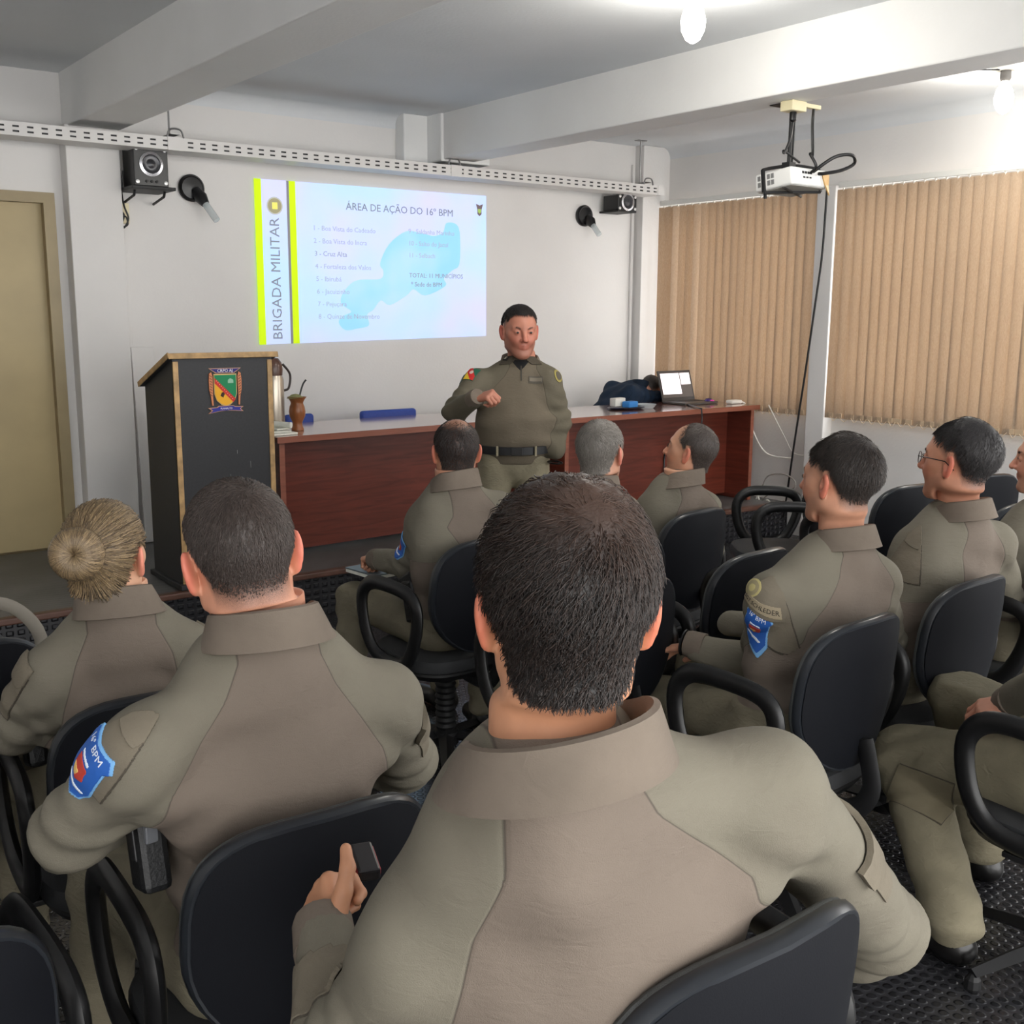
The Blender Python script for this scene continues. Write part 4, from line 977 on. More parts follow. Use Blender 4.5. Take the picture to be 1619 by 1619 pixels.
def decal(bvh, o, n, up, polys, parent, name, m, lift=.0018, th=.0016, s=1.0, ring=6, wrap=None):
    """a cloth piece that follows the garment: outline (u, v) laid on its surface"""
    if wrap is not None:
        r_ = wrap.patch([(a*s, b*s) for a, b in polys], lift, th)
        return obj(name, r_ if r_ is not None else ([(0, 0, 0)], []), m, parent) if r_ is not None else parent
    n = Vector(n).normalized(); up = Vector(up); r = up.cross(n).normalized(); up = n.cross(r).normalized(); o = Vector(o)
    cu = sum(p[0] for p in polys)/len(polys); cv = sum(p[1] for p in polys)/len(polys)
    k = len(polys); dense = []
    for i in range(k):
        a, b = polys[i], polys[(i+1) % k]; q = max(1, int(math.hypot(a[0]-b[0], a[1]-b[1])*s/.012))
        for j in range(q): dense.append((a[0]+(b[0]-a[0])*j/q, a[1]+(b[1]-a[1])*j/q))
    uv = [(cu, cv)]+[(cu+(a-cu)*j/ring, cv+(b-cv)*j/ring) for j in range(1, ring+1) for a, b in dense]
    d = len(dense); V = []; W_ = []
    for u, v in uv:
        p = o+r*(u*s)+up*(v*s); h = bvh.ray_cast(p+n*.12, -n, .3)
        if h[0] is None: h = bvh.find_nearest(p)
        V.append(h[0]+h[1]*(lift+th)); W_.append(h[0]+h[1]*(lift-.003))
    Fc = [(0, 1+i, 1+(i+1) % d) for i in range(d)]
    for j in range(ring-1):
        for i in range(d): a = 1+j*d; b = a+d; Fc.append((a+i, b+i, b+(i+1) % d, a+(i+1) % d))
    m0 = len(V); base = 1+(ring-1)*d
    rim = [W_[base+i] for i in range(d)]
    Fc += [(base+i, m0+i, m0+(i+1) % d, base+(i+1) % d) for i in range(d)]
    return obj(name, ([tuple(x) for x in V+rim], Fc), m, parent)
SHIELD = [(-.036, .036), (-.03, .05), (0, .046), (.03, .05), (.036, .036), (.03, .03), (.03, -.02), (.018, -.042), (0, -.05), (-.018, -.042), (-.03, -.02), (-.03, .03)]
def arm_patch(bvh, o, n, up, parent, s=1.0, txt=True, wrap=None):
    p = decal(bvh, o, n, up, [(x*1.08, y*1.08) for x, y in SHIELD], parent, 'arm_patch', PATCHW, .0052, .0012, s, wrap=wrap)
    p['label'] = 'blue shield arm patch with red and yellow centre'
    decal(bvh, o, n, up, SHIELD, p, 'patch_field', PATCHB, .0064, .0012, s, wrap=wrap)
    decal(bvh, o, n, up, [(-.014, .014), (.014, .014), (.014, -.006), (0, -.018), (-.014, -.006)], p, 'patch_emblem', PATCHR, .0076, .0012, s, 3, wrap)
    decal(bvh, o, n, up, [(-.012, -.001), (.004, -.001), (-.002, -.013), (-.01, -.009)], p, 'emblem_quarter', PATCHY, .0084, .0012, s, 2, wrap)
    decal(bvh, o, n, up, [(-.022, -.024), (0, -.029), (.022, -.024), (.018, -.029), (0, -.034), (-.018, -.029)], p, 'patch_motto', PATCHT, .0076, .0012, s, 2, wrap)
    if txt:
        V, Fc = text_vf('16° BPM', .0135*s, Matrix.Identity(4), .0002)
        W_ = [wrap.point(x, y+.0395*s, .0085+z) for x, y, z in V]
        obj('patch_lettering', (W_, Fc), PATCHT, p)
        decal(bvh, o, n, up, [(-.012, .022), (.012, .022), (.012, .0185), (-.012, .0185)], p, 'patch_scroll', PATCHT, .0076, .0012, s, 2, wrap)
    return p

def ribbons(P, T, L, w, N, lift, segs=3, curl=0.0, droop=.0, rg=RNG):
    """many thin tapered three-sided hairs: root P, tangent T, normal N, length L"""
    n = len(P); rings = []
    side = np.cross(T, N); side /= np.maximum(1e-9, nrm_(side))[:, None]
    ph = rg.uniform(0, 2*PI, (n, 1)); 
    for k in range(segs+1):
        t = k/segs
        d = T*(math.cos(0)*t)+N*(lift[:, None]*t*(1-.45*t))-np.array([0, 0, droop])*t*t
        c = P+d*L[:, None]+side*(np.sin(ph+t*4.0)-np.sin(ph))*curl*L[:, None]+N*(np.cos(ph+t*4.0)-np.cos(ph))*curl*.4*L[:, None]
        ww = (w*(1-.75*t))[:, None]
        rings.append(np.stack([c+side*ww, c-side*ww*.5+N*ww*.8, c-side*ww*.5-N*ww*.8], 1))
    V = np.stack(rings, 1).reshape(-1, 3); st = (segs+1)*3; base = (np.arange(n)*st)[:, None]
    q = np.array([[k*3+i, k*3+(i+1) % 3, (k+1)*3+(i+1) % 3, (k+1)*3+i] for k in range(segs) for i in range(3)])
    return V, (base[:, :, None]+q[None]).reshape(-1, 4)

def person(label, H, yaw, C7, heading, hip, SL, SR, EL, WL, ER, WR, KL, AL, KR, AR, pitch=0.0, roll=0.0, hs=1.0, g=1.0, belly=0.0,
           skin=(196, 144, 118), hairc=(40, 34, 32), hair2=(70, 58, 52), style='short', shirt=None, hands=('relaxed', 'relaxed'), hframes=(None, None),
           res=.011, nh=2600, hl=.012, female=False, legs=True, armr=1.0, collar=True, trou=None, boots=True, face=False, wr=1.0, seed=1, belt=False, headw=1.0, sleeves=(True, True), grey=None, waist=None, croll=0.0, cgap=.42, cs=1.09, lw=1.0):
    rg = np.random.default_rng(seed)
    A = lambda v: np.array(v, float)
    H, C7, hip, SL, SR = map(A, (H, C7, hip, SL, SR))
    root = thing('person', label, 'person', (hip[0], hip[1], 0))
    hd = math.radians(heading); fw = A((-math.sin(hd), math.cos(hd), 0)); rt = A((math.cos(hd), math.sin(hd), 0)); up = A((0, 0, 1))
    # ---------------- body: head and neck, arms, hands
    Rh = np.array(Matrix.Rotation(math.radians(yaw), 3, 'Z')@Matrix.Rotation(math.radians(pitch), 3, 'X')@Matrix.Rotation(math.radians(roll), 3, 'Y'))
    loc = HV*np.array([headw, 1, 1])*hs
    if face is False: loc = loc.copy()
    Vh = loc@Rh.T+H
    nk = C7+fw*.035-up*.01                                      # centre of the neck root
    Rb = np.stack([rt, fw, up], 1)
    Vn = (np.stack([HV[:, 0]*hs, (HV[:, 1]+.05)*hs, (HV[:, 2]+.20)*hs], 1))@Rb.T+nk
    w = sstep(-HV[:, 2], .065, .145)[:, None]*(1-sstep(HV[:, 1], .012, .05))[:, None]
    V0 = Vh*(1-w)+Vn*w
    if style == 'bald2': ab = np.where(HABOVE < 0, -1, HABOVE)
    dens = HMASK.copy(); st = HMASK.copy()
    zc = HV[:, 2]
    side = np.maximum(sstep(HABOVE, 0.0, .085), sstep(HABOVE, 0, .014)*sstep(-_az, -72, -50))
    if style == 'fade': st = HMASK*np.clip(.22+1.0*sstep(HABOVE, 0, .055), 0, 1); dens = HMASK*np.clip(side*1.25-.25, 0, 1)
    if style == 'crown':                                          # thin on top
        top = sstep(zc, .075, .112)*sstep(-HV[:, 1], -.06, -.02)*np.exp(-((HV[:, 1]+.035)/.06)**2)
        st = HMASK*(1-.80*top); dens = HMASK*(1-.9*top)
    if style == 'recede':
        fr = sstep(HV[:, 1], -.01, .05)*sstep(zc, .03, .07); st = HMASK*(1-.9*fr); dens = st.copy()
    Vall = [V0]; Qall = [HQ]; jaw = sstep(-zc, .035, .06)*sstep(HV[:, 1], -.01, .03)*(1-HLIP)*(0 if female else .16)*(zc > -.125)
    att = {'ear': HEAR*1.0, 'lip': HLIP, 'stubble': np.maximum(st, jaw), 'cheek': _ch}
    nv = len(V0)
    extra = []
    for s, (E, Wp, Sh) in enumerate(((EL, WL, SL), (ER, WR, SR))):
        if E is None: continue
        E, Wp = A(E), A(Wp)
        if hands[s]:
            hv, hq = hand(hands[s])
            fr = hframes[s]
            ydir = (Wp-E) if fr is None or fr[0] is None else A(fr[0]); zdir = up if fr is None else A(fr[1])
            # hand() has its thumb on +X, which is a left hand seen from above (palm down); the right hand is mirrored
            R, o = frame(Wp, ydir, zdir, s == 1, hs*.98)
            extra.append((hv@R.T+o, hq if s == 0 else hq[:, ::-1]))
    body_prims = []
    def f_core(P):
        d = rc(P, nk-up*.03, hip+up*.1, .05, .09)
        for E, Wp, Sh in ((EL, WL, SL), (ER, WR, SR)):
            if E is None: continue
            hd_ = hands[0] if Sh is SL else hands[1]
            if not hd_: Wp = A(E)*.6+A(Wp)*.4
            d = smin(d, rc(P, nk-up*.05, Sh, .04, .035), .03); d = smin(d, rc(P, Sh, E, .036, .030), .02); d = smin(d, rc(P, E, Wp, .028, .024), .02)
        if legs:
            for K, An in ((KL, AL), (KR, AR)):
                if K is None: continue
                d = smin(d, rc(P, hip+rt*(-.085 if K is KL else .085)-up*.03, K, .05, .045), .01); d = smin(d, rc(P, K, An, .045, .035), .02)
        return d
    pts = [hip, nk, SL, SR]+[A(x) for x in (EL, WL, ER, WR) if x is not None]+([A(x) for x in (KL, AL, KR, AR) if x is not None] if legs else [])
    lo = np.min(pts, 0)-.12; hi = np.max(pts, 0)+.12
    cv, cq = nets(f_core, lo, hi, .02); extra.append((cv, outward(cv, cq)))
    for v, q in extra: Vall.append(v); Qall.append(q+nv); nv += len(v)
    for k in att: att[k] = np.concatenate([att[k], np.zeros(nv-len(V0))])
    sm = 'skin %s' % label[:30]; HAIRC[sm] = hairc if grey is None else grey
    ear = (min(255, skin[0]+6), int(skin[1]*.84), int(skin[2]*.85))  # pinker ears, partly painting in backlight that shows through them
    SM = skin_mat(sm, skin, ear, (int(skin[0]*.82), int(skin[1]*.62), int(skin[2]*.62)))
    obj('body', (np.concatenate(Vall), np.concatenate(Qall)), SM, root, attrs=att)
    hxf = lambda p: (A(p)*np.array([headw, 1, 1])*hs)@Rh.T+H
    # ---------------- hair
    HM = hair_mat('hair %d %d %d' % hairc, hairc, hair2)
    th = {'short': .007, 'thick': .013, 'fade': .006, 'crown': .005, 'recede': .005, 'bun': .008}[style]
    cap = dens if style != 'bun' else HMASK
    thick = th*np.clip(cap, 0, 1)*(.35+.65*sstep(HABOVE, 0, .06))
    if style == 'fade': thick = thick+.012*sstep(HABOVE, .05, .11)*dens*(hl > .015)
    if style == 'thick': thick = thick*(.45+.55*sstep(zc, -.02, .06))+.006*sstep(zc, .06, .11)*(1+.35*np.sin(HV[:, 0]*150)*np.sin(HV[:, 1]*130+HV[:, 0]*60))
    capV = V0+(HN*thick[:, None]*hs)@Rh.T
    sel = cap > (.5 if style in ('fade', 'crown', 'recede') else .35)
    fq = HQ[sel[HQ].all(1)]
    ids = np.unique(fq); mp = np.full(len(HV), -1); mp[ids] = np.arange(len(ids))
    hr = None
    if len(fq) and style not in ('crown',):
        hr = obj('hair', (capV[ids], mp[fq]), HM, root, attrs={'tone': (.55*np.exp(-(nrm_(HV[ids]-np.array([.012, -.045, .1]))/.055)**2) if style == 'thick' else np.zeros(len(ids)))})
    if nh and style != 'bun':
        pw = dens[HQ].mean(1)+ (.25*st[HQ].mean(1) if style in ('fade', 'crown', 'recede') else 0)
        pw = np.where(pw > .16, pw, 0); pw /= pw.sum()
        fi = rg.choice(len(HQ), nh, p=pw); bw = rg.dirichlet((1, 1, 1, 1), nh)
        vid_ = HQ[fi]; B = (V0-H)@Rh+HN*(thick*.8)[:, None]*hs
        P = (B[vid_]*bw[..., None]).sum(1); N = (HN[vid_]*bw[..., None]).sum(1); N /= nrm_(N)[:, None]
        dd = (dens[vid_]*bw).sum(1)
        whorl = np.array([.012, -.072, .088])
        rad = P/hs-whorl; rad -= N*(rad*N).sum(1)[:, None]; rad /= np.maximum(.01, nrm_(rad))[:, None]
        swirl = np.cross(N, rad); k = np.exp(-nrm_(P/hs-whorl)/.04)
        T = rad+swirl*(.9*k)[:, None]+np.array([0, 0, -.35])+rg.normal(0, .33, (nh, 3)); T -= N*(T*N).sum(1)[:, None]; T /= np.maximum(1e-6, nrm_(T))[:, None]
        L = hl*rg.uniform(.6, 1.25, nh)*(.30+.70*dd)*(.45+.55*sstep(P[:, 2]/hs, -.06, .08))
        lift = rg.uniform(.25, .8, nh) if style != 'thick' else rg.uniform(.12, .55, nh)
        wd = np.full(nh, .00075*(1.35 if hs > 0 else 1))*rg.uniform(.7, 1.3, nh)*wr
        V, Q = ribbons(P, T, L*hs, wd, N, lift, 3 if style != 'thick' else 4, .25 if style == 'thick' else .06, .3, rg)
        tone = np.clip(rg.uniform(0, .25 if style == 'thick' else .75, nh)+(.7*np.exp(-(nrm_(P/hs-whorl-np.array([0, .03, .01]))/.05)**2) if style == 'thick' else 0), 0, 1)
        obj('hair_strands', (V@Rh.T+H, Q), HM, root, attrs={'tone': np.repeat(tone, len(V)//nh)})['kind'] = 'stuff'
    # ---------------- shirt
    shirt = shirt or SHIRT
    sq = 1.42
    def loc3(P):
        v = P-np.asarray(hip, np.float32); return np.stack([v@rt.astype(np.float32), (v@fw.astype(np.float32))*sq, v[:, 2]], -1)
    def q3(p):
        v = A(p)-hip; return A((v@rt, (v@fw)*sq, v[2]))
    cen = lambda t_: hip*(1-t_)+(nk-up*.02)*t_
    ph = rg.uniform(0, 6, 8)
    arms_ = [(Sh, A(E), A(Wp), s) for s, (Sh, E, Wp) in enumerate(((SL, EL, WL), (SR, ER, WR))) if E is not None]
    def f_torso(P):
        q = loc3(P)
        b0 = q3(hip-up*.03); b1 = q3(cen(.33)+fw*(.012+belly*.5)); b2 = q3(cen(.66)+fw*.01); b3 = q3(cen(.86)+fw*.015)
        d = rc(q, b0, b1, .160*g, (.160+belly)*g); d = smin(d, rc(q, b1, b2, (.160+belly)*g, .172*g), .05); d = smin(d, rc(q, b2, b3, .172*g, .135*g), .05)
        d = d/1.15
        d = smin(d, rc(P, nk-up*.09, nk-fw*.012-up*.004, .085*g, .060*hs*g**.5), .035)
        for Sh in (SL, SR):
            d = smin(d, rc(P, nk-up*.045, Sh-up*.014, .056*g, .050*g*armr), .06)
            lat = cen(.70)+(Sh-cen(.95))*.62
            d = smin(d, rc(P, lat, Sh-up*.06, .075*g, .05*g), .06)
        return d
    def f_arm(P, Sh, E, Wp):
        d = rc(P, Sh-up*.012, E, .056*g*armr, .058*armr*g); e = rc(P, E, Wp, .057*armr*g, .043*armr)
        return smin(d, e, .02)
    def folds(P):
        q = P-np.asarray(hip, np.float32); x = q@rt.astype(np.float32); y = q@fw.astype(np.float32); z = q[:, 2]
        a = np.sin(z*46+2.2*np.sin(x*7+ph[0])+1.4*np.sin(y*9+ph[1])+ph[2])*(.5+.5*np.sin(x*5+ph[3]))
        b = np.sin((z*.8+x*.9)*30+1.5*np.sin(y*12+ph[4])+ph[5]); c = np.sin((z*.7-x)*24+2*np.sin(z*9+ph[6])+ph[7])
        H_ = nk[2]-hip[2]; u = z/max(.2, H_)
        m = np.exp(-((u-.22)/.26)**2)
        out = .0046*a*(.25+m)+.0020*b*c
        for Sh, E, Wp, s in arms_:
            e = nrm_(P-E.astype(np.float32)); ax_ = (E-Sh); ax_ = ax_/np.linalg.norm(ax_)
            tt = (P-E.astype(np.float32))@ax_.astype(np.float32)
            out = out+.0052*np.sin(tt*105+2.2*np.sin(x*16+ph[1])+ph[s])*np.exp(-(e/.11)**2)
            sh = nrm_(P-(Sh-up*.11-0*ax_).astype(np.float32)); out = out+.0048*np.sin((z+.6*np.abs(x))*70+1.6*np.sin(y*14+ph[s+3]))*np.exp(-(sh/.09)**2)
        return out
    def f_shirt(P):
        d = f_torso(P)
        for Sh, E, Wp, s in arms_: d = smin(d, f_arm(P, Sh, E, Wp), .05)
        d = d-1.3*folds(P)
        d = smax(d, float(hip[2]-.05)-P[:, 2], .01)
        return d
    pts = [hip-up*.05, nk, SL, SR]+[A(x) for x in (EL, WL, ER, WR) if x is not None]
    lo = np.min(pts, 0)-.22*g; hi = np.max(pts, 0)+np.array([.22*g, .22*g, .10]); lo[2] = hip[2]-.07 if lo[2] > hip[2]-.4 else lo[2]
    lo[2] = min(hip[2]-.07, min([A(x)[2] for x in (EL, WL, ER, WR) if x is not None]+[9])-.09)
    sv, sqd = nets(f_shirt, lo, hi, res); sqd = outward(sv, sqd)
    x = (sv-nk)@rt; z = (sv-nk)[:, 2]; P32 = sv.astype(np.float32)
    # raglan seam: sleeve where the point lies outside a line from collar to armpit
    sl = np.full(len(sv), -.05)
    for Sh, E, Wp, s in arms_:
        sg = -1 if s == 0 else 1
        rel = (sv-nk); xs = sg*(rel@rt); dz = -(rel[:, 2]); S0 = (Sh-nk); sx = sg*(S0@rt); sz = -S0[2]
        bx = np.interp(dz-sz*np.clip(xs/max(.05, sx), 0, 1), [-.02, .02, .10, .2, .4], [.070, .098, sx*.86, sx*1.0, sx*1.02])
        a_ = xs-bx
        ad = f_arm(P32, Sh, E, Wp)-.02
        far = sstep(dz, sz+.12, sz+.18)
        a_ = a_*(1-far)+(-ad)*far if True else a_
        sl = np.maximum(sl, np.clip(a_, -.05, .05))
    SH = obj('shirt', (sv, sqd), shirt, root, attrs={'sleeve': sl})
    bvh = BVHTree.FromPolygons([Vector(v) for v in sv], [tuple(int(i) for i in f) for f in sqd])
    # cuffs
    for Sh, E, Wp, s in arms_:
        if hands[s] and sleeves[s]:
            dv = (Wp-E)/np.linalg.norm(Wp-E)
            obj('cuff', tube([Wp-dv*.015, Wp+dv*.034, Wp+dv*.044, Wp+dv*.046], [.045*armr, .043*armr, .040*armr, .03], 16), COLL if shirt not in (NAVY,) else NAVY, root)
    # collar: a folded band round the neck
    if collar:
        n_ = 44; prof = [(-.004, -.02), (-.003, .015), (-.001, .034), (.003, .041), (.008, .039), (.014, .018), (.022, -.012), (.026, -.024), (.022, -.026), (.012, -.008), (.006, .02), (.002, -.02)]
        V = []; gap = cgap
        tl = (H+Rh@A((0, -.02, -.1))*hs-nk); tl[2] = max(.08, tl[2]); tl = tl/tl[2]
        for i in range(n_):
            a = -PI/2+gap+(2*PI-2*gap)*i/(n_-1)                     # starts front right, goes round the back
            a = PI/2+gap+(2*PI-2*gap)*i/(n_-1)
            c, s = math.cos(a), math.sin(a); fr = 1+.25*max(0, s)**2
            for r_, z_ in prof:
                zz = z_*(1.0 if s < .2 else 1-.2*s)-.018*s-.016*max(0, s)+.012+croll*c*.06; rx = (.068+r_*1.1)*g**.5*hs*cs; ry = (.066+r_*1.0)*g**.5*hs*cs
                V.append(tuple(nk-fw*.004+rt*c*rx+fw*s*ry*fr+up*zz+A((tl[0], tl[1], 0))*zz*.5))
        m = len(prof); Fc = [(i*m+k, i*m+(k+1) % m, (i+1)*m+(k+1) % m, (i+1)*m+k) for i in range(n_-1) for k in range(m)]
        Fc += [tuple(range(m)), tuple((n_-1)*m+k for k in range(m))[::-1]]
        obj('collar', (V, Fc), COLL if shirt is not NAVY else NAVY, root)
    # ---------------- trousers and boots
    if legs:
        tm = trou or TROU
        def f_leg(P):
            q = loc3(P); d = rc(q, q3(hip-up*.0), q3(hip+up*.03), .158*g*wr**0, .158*g)/1.2
            for K, An, s in ((KL, AL, -1), (KR, AR, 1)):
                if K is None: continue
                K_, An_ = A(K), A(An); hj = hip+rt*s*.085*g-up*.03
                e = smin(rc(P, hj, K_, .092*g*lw, .072*lw), rc(P, K_, An_, .070*lw, .060*lw), .03); d = smin(d, e, .03)
                t_ = nrm_(P-K_.astype(np.float32)); d = d-.005*np.sin((P[:, 2]*.9+P[:, 0]*.5+P[:, 1]*.7)*70+ph[2])*np.exp(-(t_/.16)**2)
                t2 = nrm_(P-An_.astype(np.float32)); d = d-.006*np.sin(P[:, 2]*75+2*np.sin(P[:, 0]*22))*np.exp(-(t2/.15)**2)
            d = d-.0025*np.sin(P[:, 0]*41+2*np.sin(P[:, 2]*15+ph[0]))*np.sin(P[:, 1]*33+ph[1])
            return smax(d, P[:, 2]-float(hip[2]+(.055 if waist is None else waist)), .006)
        pts = [hip]+[A(x) for x in (KL, AL, KR, AR) if x is not None]
        lo = np.min(pts, 0)-.2*g; hi = np.max(pts, 0)+.2*g; lo[2] = np.min(pts, 0)[2]-.08
        tv, tq = nets(f_leg, lo, hi, max(.012, res)); obj('trousers', (tv, outward(tv, tq)), tm, root)
        if belt:
            n_ = 40; V = []; z0 = (.035 if waist is None else waist-.02); rr = (.163+.45*belly)*g
            prof = [(0, -.022), (.008, -.02), (.008, .02), (0, .022)]
            for i in range(n_):
                a = 2*PI*i/n_; c, s = math.cos(a), math.sin(a)
                for r_, z_ in prof: V.append(tuple(hip+rt*c*(rr+r_)+fw*(s*(rr+r_)/sq*1.13+.012*(s > 0)+belly*.5*(s > 0)*s)+up*(z0+z_)))
            if face:
                fy = (rr+.008)/sq*1.13+.012+belly*.5
                Mb = Matrix(np.column_stack([rt, fw, up]).tolist()).to_4x4()
                bl_ = lambda dx, w, h, m, nm, d: obj(nm, xf(box(-w, w, -.006, d, -h, h, .002), Matrix.Translation(Vector(hip+up*z0+rt*dx+fw*(fy-abs(dx)*abs(dx)*2.2)))@Mb), m, root, False)
                bl_(0, .03, .021, mat('black belt buckle', (26, 26, 28), .3), 'belt_buckle', .009)
                for dx in (-.10, .10): bl_(dx, .006, .026, trou or TROU, 'belt_loop', .012)
            obj('belt', (V, [(i*4+k, i*4+(k+1) % 4, ((i+1) % n_)*4+(k+1) % 4, ((i+1) % n_)*4+k) for i in range(n_) for k in range(4)]), BELT, root)
        if boots:
            for K, An in ((KL, AL), (KR, AR)):
                if An is None: continue
                An_ = A(An); b0 = A((An_[0], An_[1], .045))
                def f_boot(P):
                    d = rc(P, b0+up*.08, b0, .043, .045); d = smin(d, rc(P, b0, b0+fw*.15, .043, .038), .03); d = smin(d, rc(P, b0-fw*.03, b0+fw*.02, .04, .04), .02)
                    return smax(d, .003-P[:, 2], .006)
                v, q = nets(f_boot, b0-A((.25, .25, .05)), b0+A((.25, .25, .17)), .012); obj('boot', (v, outward(v, q)), BOOT, root)
    # ---------------- face details
    if face:
        for s in (-1, 1):
            e = hxf((s*.031, .0795, .0055)); fd = Rh@A((0, 1, 0))
            M_ = np.array(Matrix.Rotation(0, 3, 'X'))
            ey = obj('eye', (nets(lambda P: ell(P, (0, 0, 0), (.0116, .0137, .0046)), (-.016, -.016, -.01), (.016, .016, .01), .0018)[0]@Rh.T*hs+e, nets(lambda P: ell(P, (0, 0, 0), (.0116, .0137, .0046)), (-.016, -.016, -.01), (.016, .016, .01), .0018)[1]), mat('eye white', (146, 124, 114), .4), root)
            ir = xf(lathe([(.0056, 0), (.0056, .0012), (.001, .0016)], 14), Matrix.Translation(Vector(e+fd*.0128*hs))@Matrix(Rh.tolist()).to_4x4()@Matrix.Rotation(-PI/2, 4, 'X'))
            obj('iris', ir, mat('dark brown iris', (36, 24, 18), .2), ey)
            n_ = 420; u = rg.uniform(0, 1, n_); bx = s*(.014+.034*u); bz = .0235+.006*np.sin(u*2.4)-.005*u+rg.normal(0, .0016, n_)
            by = .0935-.020*(np.abs(bx)/.045)**2+.001
            P = np.stack([bx, by, bz], 1)*hs; N = np.tile(A((0, 1, 0)), (n_, 1)); T = np.tile(A((s*.9, -.2, .25)), (n_, 1))+rg.normal(0, .2, (n_, 3))
            V, Q = ribbons(P, T, np.full(n_, .008)*hs, np.full(n_, .0011), N, np.full(n_, .2), 2, .0, 0, rg)
            obj('eyebrow', (V@Rh.T+H, Q), HM, root)
    return dict(root=root, bvh=bvh, H=H, Rh=Rh, rt=rt, fw=fw, up=up, hxf=hxf, nk=nk, hip=hip, SL=SL, SR=SR, EL=EL, WL=WL, ER=ER, HM=HM, shirt=SH, sv=sv, sq=sqd, sn=vnormals(sv, sqd))
# ------------------------------------------------------------------ the people in the room
def hitpx(p, x, y):
    r = Vector(ray(x, y)).normalized(); h = p['bvh'].ray_cast(Vector(O0), r)
    return (h[0], h[1]) if h[0] is not None else p['bvh'].find_nearest(Vector(at(x, y, p['hip'][1])))[:2]
def add3(a, *d): return np.array(a, float)+np.array(d, float)
# 1. near person seen from behind
hip = (.90, .99, .66)
fg = person('near person with thick dark hair in khaki grey shirt, back turned, in the foreground', at(895, 962, .87), -34, at(891, 1212, .835), -24, hip,
            at(672, 1462, .98), at(1205, 1228, .80), at(540, 1690, 1.10), at(514, 1492, 1.27), at(1392, 1465, .93), at(1260, 1560, 1.16),
            (.78, 1.42, .62), (.72, 1.45, .12), (1.22, 1.40, .62), (1.28, 1.42, .12), hs=1.05, g=1.13, pitch=-2, skin=(204, 146, 112), hairc=(19, 17, 17), hair2=(92, 66, 52), style='thick',
            hands=('thumbup', None), hframes=((None, (-.85, -.2, .25)), None), res=.0075, nh=16000, hl=.019, seed=3, croll=.32, cs=1.22)
# 2. person with shaved neck at the left
hip = (.77, 1.76, .56)
lm = person('person in khaki grey shirt with shaved neck and blue arm patch, leaning left, back turned', at(381, 882, 1.68), -12, at(432, 1003, 1.63), -6, hip,
            at(222, 1172, 1.64), at(605, 1092, 1.68), at(112, 1318, 1.78), at(300, 1235, 2.02), at(640, 1205, 1.86), (.92, 2.12, .74),
            (.60, 2.20, .54), (.55, 2.18, .12), (.97, 2.22, .54), (1.0, 2.2, .12), pitch=-10, roll=-7, hs=1.06, g=1.06, skin=(214, 152, 124), hairc=(58, 49, 45), hair2=(84, 72, 66), style='fade',
            hands=(None, None), res=.008, nh=12000, hl=.010, seed=5)
# 3. person with a blond bun
hip = (.74, 2.47, .55)
wm = person('person in khaki grey shirt with streaked blond hair in a bun', at(168, 880, 2.36), -40, at(190, 962, 2.33), -12, hip,
            at(78, 1058, 2.38), at(292, 1018, 2.32), at(22, 1150, 2.46), at(40, 1195, 2.78), at(318, 1075, 2.46), (.86, 2.80, .72),
            (.60, 2.92, .54), (.58, 2.9, .12), (.92, 2.92, .54), (.95, 2.9, .12), pitch=2, hs=.97, g=.94, skin=(220, 170, 140), hairc=(70, 56, 42), hair2=(170, 144, 110), style='bun', hands=(None, None), nh=0, res=.009, seed=8, female=True)
# 4. person writing, thinning crown
hip = (2.26, 3.37, .55)
cm = person('person in khaki grey shirt with thinning crown, notebook on lap, blue patch on left arm', at(721, 714, 3.34), -26, at(728, 765, 3.28), 10, hip,
            at(672, 815, 3.40), at(786, 797, 3.27), at(648, 893, 3.52), at(600, 885, 3.74), at(790, 880, 3.40), (2.45, 3.7, .72),
            at(560, 945, 3.86), at(556, 1040, 3.80), (2.47, 3.84, .55), (2.5, 3.8, .12), hs=1.0, g=1.0, skin=(196, 140, 112), hairc=(40, 36, 36), hair2=(86, 76, 72), style='crown', hands=('fist', None), nh=4500, hl=.012, seed=11)
# 5. grey haired person
hip = (2.63, 3.05, .55)
gm = person('grey haired person in khaki grey shirt with head turned right', at(950, 716, 2.96), -66, at(946, 776, 2.92), -14, hip,
            at(905, 806, 3.02), at(985, 806, 2.86), at(895, 880, 3.1), (2.5, 3.4, .74), at(992, 880, 2.94), (2.8, 3.35, .74),
            (2.50, 3.50, .55), (2.48, 3.48, .12), (2.80, 3.48, .55), (2.82, 3.46, .12), hs=.97, skin=(206, 152, 126), hairc=(112, 106, 100), hair2=(160, 154, 146), style='short', hands=(None, None), nh=4000, hl=.016, seed=13)
# 6. balding person looking left
hip = (3.30, 3.34, .55)
bm_ = person('balding person in khaki grey shirt looking left with raised chin', at(1092, 714, 3.24), 24, at(1086, 762, 3.20), 8, hip,
            at(1034, 803, 3.28), at(1115, 796, 3.18), at(1026, 862, 3.34), (3.13, 3.66, .74), at(1122, 870, 3.24), (3.45, 3.66, .74),
            (3.15, 3.78, .55), (3.13, 3.76, .12), (3.47, 3.78, .55), (3.49, 3.76, .12), pitch=10, hs=1.0, skin=(214, 160, 130), hairc=(66, 58, 54), hair2=(112, 100, 92), style='recede', hands=(None, None), nh=3500, hl=.010, seed=17, face=True)
